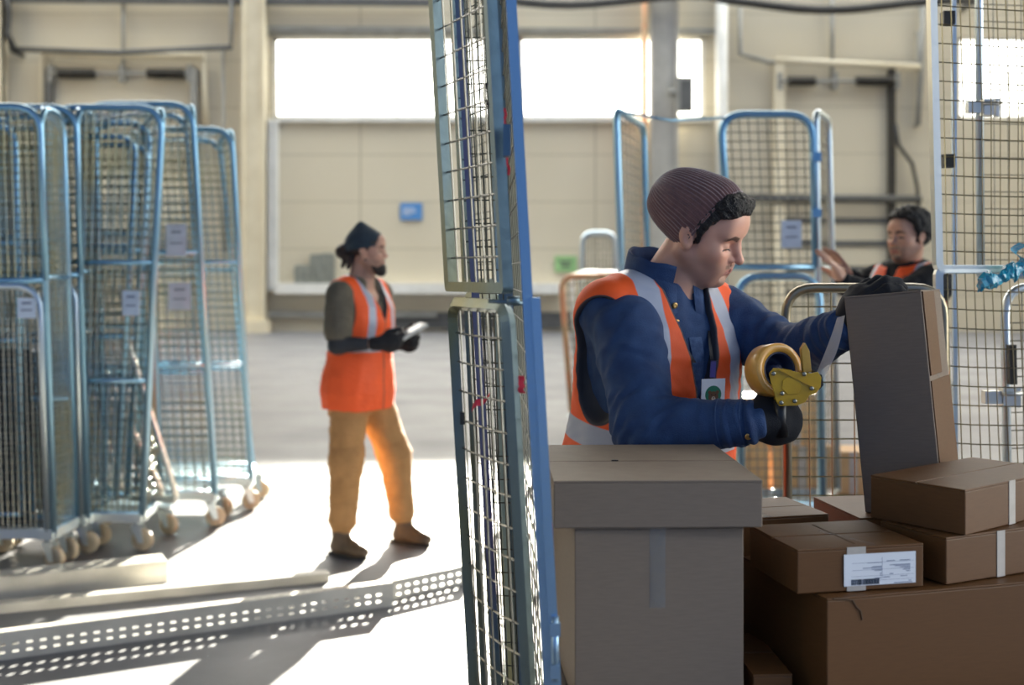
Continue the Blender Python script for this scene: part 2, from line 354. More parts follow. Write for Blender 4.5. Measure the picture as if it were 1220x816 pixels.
# ---- dock doors
def dock_door(n, u0, u1, vtop, seams, seam_m, dark):
    x0, x1 = wx(u0), wx(u1); z1 = wz(vtop)
    p = MB(); zs = sorted([0.0]+[wz(v) for v in seams]+[z1])
    for a, b in zip(zs[:-1], zs[1:]): p.box(((x0+x1)/2, WY-.06, (a+b)/2), (x1-x0, .08, b-a-.03))
    d = p.build('door_%d' % n, M['wall'], kind='structure')
    s = MB()
    for v in seams: s.box(((x0+x1)/2, WY-.11, wz(v)), (x1-x0, .06, .13 if dark else .05))
    if seams: s.build('seam_strip', seam_m, d)
    return d
dock_door(1, 66, 228, 96, [140, 190, 240, 290, 340], M['greypaint'], False)
dock_door(2, 930, 1056, 104, [237, 263, 290, 320, 348], M['darkgrey'], True)
def springs(label, u_a, u_b, u_c, u_d, v, mid):
    t = thing('torsion_spring_shaft', label, 'spring', (wx((u_a+u_d)/2), WY-.3, wz(v)))
    MB().tube([(wx(u_a-12), WY-.3, wz(v)), (wx(u_d+6), WY-.3, wz(v))], .04, 8).build('shaft', M['greypaint'], t)
    for a, b in ((u_a, u_b), (u_c, u_d)):
        pts = [(wx(a)+(wx(b)-wx(a))*i/180, WY-.3+.11*math.cos(i*.9), wz(v)+.11*math.sin(i*.9)) for i in range(181)]
        s = MB().tube([(wx(a), WY-.3, wz(v)), (wx(b), WY-.3, wz(v))], .10, 10); s.tube(pts, .022, 4); s.build('spring', M['darkmetal'], t)
    for u in (u_a-10, (u_b+u_c)/2, u_d+5): MB().box((wx(u), WY-.18, wz(v)), (.12, .28, .42)).build('bracket', M['greypaint'], t)
springs('dark spring shaft above the dock door behind the tall cages', 75, 118, 180, 224, 90, 0)
springs('dark spring shaft above the dock door beside the dark-haired worker', 936, 967, 1016, 1060, 99, 0)
def rails(label, uL, uR, v0, wL, wR, mL, mR):
    t = thing('door_track', label, 'door track', (wx((uL+uR)/2), WY-.2, 0))
    for u, w, m in ((uL, wL, mL), (uR, wR, mR)): MB().box((wx(u), WY-.2, wz(v0)/2), (w, .2, wz(v0))).build('rail', m, t)
rails('dark upright tracks of the dock door behind the tall cages', 63, 234, 84, .14, .16, M['darkgrey'], M['greypaint'])
rails('upright tracks of the dock door with dark seams', 926, 1059, 78, .26, .16, M['cream'], M['darkmetal'])
def tubes(name, label, cat, path, r, m, group=None):
    b = MB().tube(path, r, 8)
    for p in (path[0], path[-1]):                      # stand-off clips that fix it to the wall
        if 0 < p.z < 10 and p.y < WY-r-.02: b.bar((p.x, p.y, p.z), (p.x, WY-.004, p.z), r*.9, r*.9)
    return tag(b.build(name, m), label, cat, group)
W_ = lambda u, v, dy=.2: Vector((wx(u), WY-dy, wz(v)))
tubes('conduit', 'grey conduit framing the dock door behind the tall cages', 'pipe', [W_(20, 62, .42), W_(150, 66, .42), W_(280, 60, .42), W_(281, 0, .42)], .07, M['darkgrey'])
tubes('conduit', 'pale pipe just above the springs behind the tall cages', 'pipe', [W_(54, 160), W_(55, 66), W_(245, 69), W_(247, 150)], .09, M['cream'])
tubes('conduit', 'thin vertical conduit above the dock door behind the tall cages', 'pipe', [W_(150, -10), W_(150, 88)], .05, M['greypaint'])
tubes('cable', 'dark looped cable hanging at the left edge of the wall', 'cable', [W_(17, -8, .5), W_(20, 20, .5), W_(18, 45, .5), W_(28, 66, .5)], .09, M['rubber'])
tubes('conduit', 'thin vertical conduit beside the dock door nearest the cream column', 'pipe', [W_(268, 60), W_(270, 300)], .05, M['greypaint'])
tubes('cable', 'thick dark cable sagging along the top of the wall', 'cable',
      [W_(600+i*26, 10+6*math.sin(i*.55)+(4 if i > 9 else 0)+max(0, i-8)*.2, .9) for i in range(22)], .11, M['rubber'])
tubes('pipe', 'white vertical pipe to the side of the strip window end', 'pipe', [W_(858, -10), W_(858, 180), W_(858, 392)], .16, M['white'])
tubes('conduit', 'rusty thin pipe just before the grey column', 'pipe', [W_(779-14, -10, .6), W_(765, 200, .6), W_(765, 392, .6)], .07, M['orange_steel'])
tubes('conduit', 'grey conduit run above the dock door with dark seams', 'pipe', [W_(880, 12), W_(880, 66), W_(915, 76), W_(1090, 78), W_(1092, 40)], .06, M['greypaint'])
tubes('conduit', 'pale lintel pipe over the dock door with dark seams', 'pipe', [W_(922, 74, .25), W_(1092, 82, .25)], .09, M['cream'])
tubes('conduit', 'thin vertical conduit above the dock door with dark seams', 'pipe', [W_(989, -10), W_(989, 100)], .06, M['greypaint'])
tubes('cable', 'dark cable looping down beside the dock door track', 'cable', [W_(1062, 150, .3), W_(1066, 175, .3), W_(1082, 196, .3), W_(1088, 225, .3), W_(1090, 260, .3)], .05, M['rubber'])
tubes('conduit', 'vertical grey conduit at the far side of the dark seamed door', 'pipe', [W_(1096, 10), W_(1094, 90), W_(1090, 150)], .08, M['greypaint'])
tubes('pipe', 'long dark horizontal pipe in front of the dark seamed door', 'pipe', [W_(868, 236, .3), W_(930, 237, .3), W_(1092, 238, .3)], .10, M['darkgrey'])
# signs, box on column, crates, far cage
def sign(name, label, u0, u1, v0, v1, m, lines):
    t = MB().box((wx((u0+u1)/2), WY-.03, wz((v0+v1)/2)), (wx(u1)-wx(u0), .04, wz(v0)-wz(v1))).build(name, m)
    tag(t, label, 'sign')
    return t
sg = sign('wall_sign', 'small blue sign on the cream wall past the long-haired worker', 477, 503, 242, 262, M['blue_sign'], 1)
lb = MB()
for i, (a, b) in enumerate(((480, 494), (480, 496), (480, 490))): lb.box((wx((a+b)/2), WY-.055, wz(249+i*3.2)), (wx(b)-wx(a), .008, .025))
lb.build('print', M['label'], sg)
sg = sign('wall_sign', 'small pale green sign low on the cream wall', 661, 687, 305, 324, M['green_sign'], 1)
lb = MB(); lb.box((wx(674), WY-.055, wz(312)), (.3, .008, .05)); lb.box((wx(674), WY-.055, wz(317)), (.22, .008, .05)); lb.build('print', M['darkgrey'], sg)
t = thing('junction_box', 'grey electrical box mounted on the grey column', 'electrical box', tuple(at(816, 133, WY-.85)))
p0 = at(805, 133, WY-.85); p1 = at(825, 92, WY-.85)
MB().box((p0+p1)/2, (p1.x-p0.x, .2, p1.z-p0.z)).build('body', M['greypaint'], t, bevel=.02)
q0 = at(811, 130, WY-.96); q1 = at(824, 95, WY-.96); MB().box((q0+q1)/2, (q1.x-q0.x, .02, q1.z-q0.z)).build('door', M['darkgrey'], t, bevel=.005)
MB().tube([at(797, 110, WY-.84), at(806, 110, WY-.84)], .10, 8).build('bracket', M['greypaint'], t)
def crate(u0, u1, v0, v1, label):
    x0, x1, z0, z1 = wx(u0), wx(u1), wz(v1), wz(v0); Y = WY-.2; d = .3
    b = MB(); n = 5
    for k in range(n+1):
        z = z0+(z1-z0)*k/n
        for yy in (Y-d/2, Y+d/2): b.box(((x0+x1)/2, yy, z), (x1-x0, .02, .05 if 0 < k < n else .09))
        for xx in (x0, x1): b.box((xx, Y, z), (.02, d, .05 if 0 < k < n else .09))
    for xx in (x0, (x0+x1)/2, x1):
        for yy in (Y-d/2, Y+d/2): b.box((xx, yy, (z0+z1)/2), (.06, .025, z1-z0))
    b.box(((x0+x1)/2, Y, z0+.02), (x1-x0, d, .03))
    tag(b.build('plastic_crate', M['crate']), label, 'crate', 'grey crates on the wall ledge')
ledge_v = 337
crate(355, 371, 318, 336, 'low grey crate on the wall ledge nearest the cream column')
crate(373.2, 383.5, 305, 336, 'tall grey crate in the middle of the wall ledge trio')
crate(386.5, 398, 304, 336, 'tall grey crate on the ledge next to the worker with the hair bun')

# ================================================================== ROLL CAGES
def panel_path(bl, br, tr, tl, rc, closed=False, round_bottom=False):
    def arc(p, a, b, n=6):
        da = (a-p).normalized(); db = (b-p).normalized(); s = p+da*rc; e = p+db*rc
        return [s*(1-t)**2+p*2*t*(1-t)*.85+p*.3*t*(1-t)*0+e*t**2+(p*2*t*(1-t)*.15) for t in [i/n for i in range(n+1)]]
    out = []
    if closed: out += arc(bl, br, tl)
    else: out.append(bl)
    out += arc(tl, bl, tr); out += arc(tr, tl, br)
    if closed: out += arc(br, tr, bl)
    else: out.append(br)
    return out
def wires(mb, bl, br, tr, tl, nx, nz, wr=.0024, bow=0.0, inset=.0, seg=1):
    nrm = (br-bl).cross(tl-bl).normalized()
    for i in range(1, nx+1):
        t = i/(nx+1); a = lerp(bl, br, t); b = lerp(tl, tr, t); off = nrm*(bow*4*t*(1-t)+wr)
        mb.tube([a+nrm*wr, lerp(a, b, .5)+off, b+nrm*wr] if bow else [a+off, b+off], wr, 4, cap=False, smooth=False)
    for j in range(1, nz+1):
        t = j/(nz+1); a = lerp(bl, tl, t); b = lerp(br, tr, t); jj = bow*math.sin(PI*t)*(1+.25*math.sin(j*2.3))
        pts = [lerp(a, b, k/6)+nrm*(jj*4*(k/6)*(1-k/6)-wr)-Vector((0, 0, 1))*(abs(bow)*.35*4*(k/6)*(1-k/6)) for k in range(7)] if bow else [a-nrm*wr, b-nrm*wr]
        mb.tube(pts, wr, 4, cap=False, smooth=False)
def add_panel(parent, name, c, nx, nz, r=.016, rc=.1, m='sky_tint_steel', wm='wire', square=False, closed=False, bow=0.0, wr=.003, rails=(), parts=True):
    bl, br, tr, tl = [Vector(p) for p in c]
    path = panel_path(bl, br, tr, tl, min(rc, (tr-tl).length*.45), closed)
    f = MB().tube(path, r*(1.3 if square else 1), 4 if square else 8, closed=closed, smooth=not square, rot=PI/4 if square else 0)
    for t in rails: f.tube([lerp(bl, tl, t), lerp(br, tr, t)], r*.8, 6)
    if not closed: f.tube([lerp(bl, tl, .004), lerp(br, tr, .004)], r*.9, 6)
    o = f.build(name, M[m], parent)
    g = MB(); wires(g, bl, br, tr, tl, nx, nz, wr, bow); g.build('wire_mesh', M[wm], o)
    return o
def castor(parent, p, yaw=0.0, r=.058, h=.17):
    c, s = math.cos(yaw), math.sin(yaw); p = Vector(p); ax = Vector((-s, c, 0)); fw = Vector((c, s, 0))
    off = fw*.03; ctr = Vector((p.x, p.y, r))+off
    f = MB(); f.box((p.x, p.y, h-.006), (.09, .09, .012)); f.disc_stack((p.x, p.y, h-.03), (0, 0, 1), [(0, .028), (.022, .028)], 12)
    for sg_ in (-1, 1):
        q = ctr+ax*sg_*.026
        f.prism([q+Vector((0, 0, -.012))-fw*.014, q+Vector((0, 0, -.012))+fw*.014, Vector((p.x, p.y, h-.03))+ax*sg_*.026+fw*.03, Vector((p.x, p.y, h-.03))+ax*sg_*.026-fw*.03], ax*sg_*.004)
    o = f.build('castor', M['steel'], parent)
    MB().disc_stack(ctr-ax*.018, ax, [(0, r*.35), (0, r*.9), (.005, r), (.031, r), (.036, r*.9), (.036, r*.35)], 20).build('wheel', M['tyre'], o)
def deck(parent, c, z=.17, m='steel', slats=7):
    a, b, d, e = [Vector((p[0], p[1], z+.02)) for p in c]     # front-left, front-right, back-right, back-left
    f = MB()
    for p, q in ((a, b), (b, d), (d, e), (e, a)): f.bar(p, q, .035, .045)
    for i in range(1, slats): f.bar(lerp(a, e, i/slats), lerp(b, d, i/slats), .03, .02)
    return f.build('base_frame', M[m], parent)
def plaque(parent, p, w, h, m='plaque', nrm=(0, -1, 0)):
    b = MB().box(p, (w, .004, h)); b.build('plaque', M[m], parent)
    MB().box(Vector(p)+Vector((0, -.003, h*.25)), (w*.5, .002, .012)).box(Vector(p)+Vector((0, -.003, -h*.1)), (w*.6, .002, .008)).build('plaque_print', M['inkgrey'], parent)

def tall_cage(label, u0, u1, vt, u0b, u1b, Yf, dep, group, split=.59, lower=True, dark=False, plq=(), nx=14, skew=(0, 0), shelves=(), full=False, inner=0):
    """tall cage whose front panel spans photo columns u0..u1 at its top and u0b..u1b at its foot"""
    zt = EYE-(vt-HV)/FPX*Yf; zb = .20
    X = lambda u, Y=Yf: (u-CX)/FPX*Y
    bl, br = Vector((X(u0b), Yf, zb)), Vector((X(u1b), Yf, zb)); tl, tr = Vector((X(u0), Yf, zt)), Vector((X(u1), Yf, zt))
    sh = Vector((skew[0], dep, 0)); th = Vector((skew[1], dep, -.01))
    t = thing('roll_cage', label, 'roll cage', ((bl.x+br.x)/2+skew[0]/2, Yf+dep/2, 0), group=group)
    deck(t, (bl, br, br+sh, bl+sh))
    for p in (bl, br): castor(t, p+Vector((.04 if p is bl else -.04, .05, 0)), random.uniform(-.5, .5))
    for p in (bl+sh, br+sh): castor(t, p+Vector((.04 if p.x < br.x else -.04, -.05, 0)), random.uniform(-.5, .5))
    ms = lerp(bl, tl, split), lerp(br, tr, split)
    if full:
        add_panel(t, 'front_panel', (bl, br, tr, tl), nx, 46, r=.019, rc=.14, wr=.0035, rails=(.62,) if dark else (.33, .62), wm='tint_wire')
    else:
        add_panel(t, 'upper_gate', (ms[0], ms[1], tr, tl), nx, 20, r=.019, rc=.14, wr=.0035, wm='tint_wire')
        if lower:
            e = (br-bl).normalized()*.03
            add_panel(t, 'lower_gate', (bl+e, br-e, lerp(ms[1], br, .02)-e, lerp(ms[0], bl, .02)+e), nx+3, 24, r=.019, rc=.13, m='steel')
        for a, b in ((bl, tl), (br, tr)): MB().tube([a, lerp(a, b, split)], .016, 8).build('corner_post', M['steel'], t)
    add_panel(t, 'side_panel', (br, br+sh, tr+th, tr), 8, 40, r=.018, rc=.12, rails=(.6,), wm='tint_wire')
    add_panel(t, 'side_panel', (bl, bl+sh, tl+th, tl), 8, 40, r=.018, rc=.12, rails=(.6,), wm='tint_wire')
    add_panel(t, 'back_panel', (bl+sh, br+sh, tr+th, tl+th), nx, 40, r=.018, rc=.13, rails=(.3, .6), wm='tint_wire')
    MB().tube([lerp(tl, tl+th, .1), lerp(tl+th, tr+th, .5), lerp(tr, tr+th, .1)], .009, 6).build('top_strap', M['steel'], t)
    rn = random.Random(int(u1*10))
    for i in range(inner):
        q = (i+1)/(inner+1); o_ = Vector((rn.uniform(-.05, .05), dep*q, 0)); s0, s1 = rn.uniform(.02, .25), rn.uniform(.55, .95); hh = rn.uniform(.86, .97)
        b0, b1 = lerp(bl, br, s0)+sh*q*0+o_+Vector((0, 0, .06)), lerp(bl, br, s1)+o_+Vector((0, 0, .06))
        t0, t1_ = lerp(bl, tl, hh)+(b0-bl)+Vector((rn.uniform(-.06, .06), 0, 0)), lerp(br, tr, hh)+(b1-br)+Vector((rn.uniform(-.06, .06), 0, 0))
        add_panel(t, 'folded_gate', (b0, b1, t1_, t0), 6, 34, r=.016, rc=.12, rails=(.45, .7), wr=.0028, wm='tint_wire')
    for (u, v, w, h) in plq:
        p = at(u, v, Yf-.03); plaque(t, p, w*Yf/FPX, h*Yf/FPX)
    return t
G1 = 'tall empty roll cages parked in a row'
c1 = tall_cage('tall blue cage cut off by the picture edge, with a pale plaque', -85, 48, 127, -70, 64, 5.9, .3, G1, inner=2, plq=((32, 367, 22, 24),))
c2 = tall_cage('tall blue cage second from the picture edge, dark boards inside its foot', -30, 91, 128, -18, 104, 6.25, .28, G1, inner=2)
c3 = tall_cage('tall cage with a dark leaning post, loose panels stacked inside it', 58, 194, 128, 60, 169, 6.3, .5, G1, lower=False, full=True, plq=((156, 361, 20, 30),), skew=(-.05, -.25), inner=3)
c4 = tall_cage('tall leaning cage with two pale plaques one above the other', 100, 229, 124, 106, 256, 6.9, .4, G1, full=True, plq=((210, 286, 24, 38), (214, 353, 26, 32)), skew=(-.1, -.15), nx=12)
c5 = tall_cage('tall cage at the end of the row, beside the man with the hair bun', 160, 276, 154, 176, 299, 7.4, .5, G1, full=True, skew=(-.1, -.2), nx=12)
# folded boards inside the first two cages, loose panels in the third
tag(MB().box((-2.72, 6.02, .66), (.50, .02, .90)).box((-2.72, 6.06, .60), (.46, .02, .78)).build('folded_board', M['darkboard']), 'dark board standing inside the cage at the picture edge', 'board')
tag(MB().box((-2.56, 6.40, .64), (.50, .02, .86)).build('folded_board', M['darkboard']), 'dark board standing inside the second blue cage', 'board')
for (a, b, lab) in (((150, 400), (212, 590), 'loose wire panel leaning steeply inside the third tall cage'), ((118, 430), (196, 600), 'loose wire panel leaning flatter inside the third tall cage')):
    Y = 6.5 if a[0] == 150 else 6.62
    A, B = at(a[0], a[1], Y), at(b[0], b[1], Y); B.z = .24
    t = thing('mesh_panel', lab, 'wire panel', tuple(B), group='loose wire panels in the third cage')
    d = Vector((-.34, .12, .0)); add_panel(t, 'panel_frame', (B+d, B, A, A+d), 6, 16, r=.018, rc=.06, m='palezinc', closed=True)
# added white tube, painting the bright highlight on the cage tops
tag(MB().tube([at(118, 136, 6.9), at(196, 160, 6.9)], .022, 8).build('highlight_tube', M['white']), 'white tube standing in for a highlight across the cage tops', 'tube')

# cage behind the worker with the tape gun
def mid_cage():
    Y = 6.6
    X = lambda u, Y=Y: (u-CX)/FPX*Y
    t = thing('roll_cage', 'tall pale blue cage with a square plaque, behind the maroon beanie', 'roll cage', (X(860), Y+.2, 0))
    zt = 2.39; zs = 1.5
    fl, fr = Vector((X(741), 6.2, .2)), Vector((X(975), 6.6, .2))
    bl_, br_ = Vector((X(770, 7.0), 7.0, .2)), Vector((X(992, 7.0), 7.0, .2))
    deck(t, (fl, fr, br_, bl_))
    for p, q in ((fl, (.05, .05)), (fr, (-.05, .05)), (bl_, (.05, -.05)), (br_, (-.05, -.05))): castor(t, p+Vector((q[0], q[1], 0)), random.uniform(-.6, .6))
    P = lambda u, z, Y: Vector(((u-CX)/FPX*Y, Y, z))
    add_panel(t, 'upper_gate', (P(871, zs+.03, 6.6), P(972, zs+.03, 6.6), P(968, zt, 6.6), P(858, zt, 6.6)), 9, 16, r=.022, rc=.14)
    add_panel(t, 'lower_gate', (P(884, .2, 6.58), P(980, .2, 6.58), P(976, zs-.02, 6.58), P(878, zs-.02, 6.58)), 9, 24, r=.022, rc=.14)
    add_panel(t, 'side_panel', (P(978, .2, 6.6), P(998, .2, 7.0), P(987, zt+.02, 7.0), P(972, zt+.02, 6.6)), 6, 40, r=.02, rc=.09, m='steel', rails=(.6,))
    add_panel(t, 'side_panel', (P(750, .2, 6.25), P(777, .2, 7.0), P(767, zt-.02, 7.0), P(734, zt-.02, 6.25)), 6, 40, r=.02, rc=.09, rails=(.6,))
    MB().tube([P(734, zt-.03, 6.25), P(800, zt-.06, 6.4), P(862, zt-.02, 6.6)], .008, 6).build('top_strap', M['sky_tint_steel'], t)
    plaque(t, at(943, 279, 6.55), 24*6.55/FPX, 33*6.55/FPX)
    for v in (187, 254): MB().box(at(972, v, 6.57), (.05, .05, .05)).build('hinge', M['sky_tint_steel'], t)
mid_cage()
def low_cage():
    Y = 11.0; P = lambda u, z, Y: Vector(((u-CX)/FPX*Y, Y, z))
    t = thing('roll_cage', 'low rusty orange cage behind the orange vest shoulder', 'roll cage', (P(720, 0, Y).x, Y+.3, 0))
    c = (P(682, .2, Y), P(770, .2, Y), P(770, .2, Y+.7), P(690, .2, Y+.7))
    deck(t, c, m='orange_steel')
    for p in c: castor(t, p, random.uniform(-.6, .6))
    add_panel(t, 'front_gate', (P(681, .2, Y), P(762, .2, Y), P(758, 1.47, Y), P(668, 1.47, Y)), 10, 14, r=.028, rc=.15, m='orange_steel', wr=.005)
    add_panel(t, 'side_panel', (P(762, .2, Y), P(770, .2, Y+.7), P(760, 1.5, Y+.7), P(758, 1.5, Y)), 6, 14, r=.026, rc=.15, m='orange_steel', wr=.005)
    add_panel(t, 'back_panel', (P(690, .2, Y+.7), P(770, .2, Y+.7), P(760, 1.5, Y+.7), P(680, 1.5, Y+.7)), 8, 14, r=.026, rc=.15, m='steel', wr=.005)
low_cage()
def far_cage():
    Y = 20.0; P = lambda u, z, Y=Y: Vector(((u-CX)/FPX*Y, Y, z))
    t = thing('roll_cage', 'grey cage far off by the wall, past the low orange cage', 'roll cage', (P(712, 0).x, Y+.3, 0))
    zt = EYE-(277-HV)/FPX*Y
    c = (P(692, .2), P(735, .2), P(735, .2, Y+.6), P(694, .2, Y+.6)); deck(t, c)
    for p in c: castor(t, p)
    for k, yy in (('front_panel', Y), ('back_panel', Y+.6)): add_panel(t, k, (P(692, .2, yy), P(735, .2, yy), P(733, zt, yy), P(694, zt, yy)), 8, 20, r=.04, rc=.2, m='steel', wr=.006)
far_cage()

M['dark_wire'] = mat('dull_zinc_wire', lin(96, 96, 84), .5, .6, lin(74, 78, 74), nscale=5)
# foreground cages, folded and nested, seen almost edge-on
def front_cage(label, L_top, R_top, L_bot, R_bot, YL, YR, k):
    """gate stack: left edge at depth YL, right edge at YR; (u at v=0, u at v=816) of each edge"""
    def edge(u0, u1, Y, z):
        v = HV+(EYE-z)*FPX/Y; return at(u0+(u1-u0)*v/816.0, v, Y)
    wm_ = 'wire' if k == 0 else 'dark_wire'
    zt, zb, zs1, zs2 = 2.4, .2, 1.475, 1.445
    L = lambda z: edge(L_top, L_bot, YL, z); Rr = lambda z: edge(R_top, R_bot, YR, z)
    t = thing('roll_cage', label, 'roll cage', (L(0).x, (YL+YR)/2, 0), group='folded cages nested one behind the other')
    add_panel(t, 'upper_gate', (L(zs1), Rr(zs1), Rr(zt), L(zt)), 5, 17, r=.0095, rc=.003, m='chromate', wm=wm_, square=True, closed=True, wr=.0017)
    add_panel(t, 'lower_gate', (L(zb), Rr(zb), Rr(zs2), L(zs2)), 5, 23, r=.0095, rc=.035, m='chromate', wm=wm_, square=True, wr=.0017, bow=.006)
    return t, L, Rr
t1, L1, R1 = front_cage('folded cage with bluish rails right beside the grey flat box', 518, 584, 564, 630, 2.12, 1.9, 0)
YB = 1.84
def bp(u0, u1, z, Y=YB):
    v = HV+(EYE-z)*FPX/Y; return at(u0+(u1-u0)*v/816.0, v, Y)
MB().bar(bp(609, 654, .2), bp(609, 654, 2.4), .016, .022, up=(0, 1, 0)).build('corner_post', M['sky_tint_deep'], t1)
MB().bar(bp(619, 663, .2, 1.83), bp(619, 663, 1.462, 1.83), .014, .022, up=(0, 1, 0)).build('latch_rail', M['sky_tint_deep'], t1)
lt = MB(); q = bp(632, 663, .92, 1.815); lt.tube([q+Vector((0, 0, -.05)), q+Vector((0, 0, .05))], .006, 8); lt.box(q+Vector((0, 0, .03)), (.016, .012, .02)); lt.box(q+Vector((0, 0, -.035)), (.014, .012, .02)); lt.build('latch', M['sky_tint_deep'], t1)
# the side panel runs back from the blue corner post
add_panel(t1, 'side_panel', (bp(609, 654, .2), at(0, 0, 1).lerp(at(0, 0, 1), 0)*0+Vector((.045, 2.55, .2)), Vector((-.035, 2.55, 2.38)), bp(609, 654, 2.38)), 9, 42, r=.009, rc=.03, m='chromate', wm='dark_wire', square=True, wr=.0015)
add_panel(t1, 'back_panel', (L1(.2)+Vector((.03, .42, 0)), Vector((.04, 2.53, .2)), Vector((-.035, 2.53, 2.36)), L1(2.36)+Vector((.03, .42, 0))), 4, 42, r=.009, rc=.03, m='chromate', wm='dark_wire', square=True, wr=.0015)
dc = (Vector((L1(.2).x, 1.86, 0)), bp(609, 654, .2), Vector((.045, 2.55, 0)), Vector((-.09, 2.55, 0)))
deck(t1, dc, m='chromate', slats=4)
for p, q in zip(dc, ((.03, .06), (-.03, .06), (-.03, -.06), (.03, -.06))): castor(t1, p+Vector((q[0], q[1], 0)), PI/2)
for (u, v, Y) in ((571, 482, 2.02),):
    p = at(u, v, Y); rb = MB()
    rows = []
    for i in range(7):
        s = i/6; c = p+Vector((-.012+.03*s, 0, -.006+.022*s+.004*math.sin(s*7))); w = .006*(1-.5*s)+.001
        rows.append([c+Vector((.2*w, .002, w)), c+Vector((0, -.003*math.sin(s*9), 0)), c+Vector((-.2*w, -.002, -w))])
    rb.grid(rows); rb.build('ribbon', M['red'], t1)
p = at(621, 458, 1.9)
MB().grid([[p+Vector((.004*math.sin(s*3)-w, -.002*math.sin(s*5), -.028*s/5+.014)) for w in (-.005, 0, .005)] for s in range(6)]).build('ribbon', M['red'], t1)
p = at(601, 165, 1.93)
MB().grid([[p+Vector((.002*math.sin(s*2)-w+.003*s/5, -.002*math.sin(s*5), .05-.11*s/11)) for w in (-.0022, 0, .0022)] for s in range(12)]).build('ribbon', M['red'], t1)
MB().box(at(604, 168, 1.87), (.012, .03, .05)).build('hinge', M['chromate'], t1)
MB().box(at(551, 498, 2.1), (.008, .012, .022)).build('mesh_clip', M['darkmetal'], t1)
lp = at(582, 112, 1.95)
MB().tube([lp+Vector((.007*math.cos(a), 0, .018*math.sin(a))) for a in [i*PI/6 for i in range(12)]], .003, 6, closed=True).build('lock_ring', M['black'], t1)
MB().tube([R1(1.455)+Vector((-.03, -.02, 0)), R1(1.455)+Vector((.025, -.02, -.004))], .004, 6).tube([R1(1.455)+Vector((0, -.02, 0)), R1(1.455)+Vector((.02, -.02, 0))], .008, 8).build('hinge_pin', M['chromate'], t1)
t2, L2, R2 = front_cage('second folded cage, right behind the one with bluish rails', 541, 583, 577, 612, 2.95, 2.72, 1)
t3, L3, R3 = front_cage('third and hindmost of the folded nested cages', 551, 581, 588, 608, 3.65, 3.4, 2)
for t_, L_, R_, d_ in ((t2, L2, R2, .3), (t3, L3, R3, .3)):
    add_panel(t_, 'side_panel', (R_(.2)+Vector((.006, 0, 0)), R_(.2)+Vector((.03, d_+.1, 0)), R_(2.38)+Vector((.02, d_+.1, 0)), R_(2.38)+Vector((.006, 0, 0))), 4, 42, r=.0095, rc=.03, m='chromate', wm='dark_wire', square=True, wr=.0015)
    dc = (Vector((L_(.2).x, R_(.2).y, 0)), R_(.2), R_(.2)+Vector((.03, d_+.1, 0)), Vector((L_(.2).x+.02, R_(.2).y+d_+.1, 0))); deck(t_, dc, m='chromate', slats=3)
    for p in dc: castor(t_, p, PI/2)

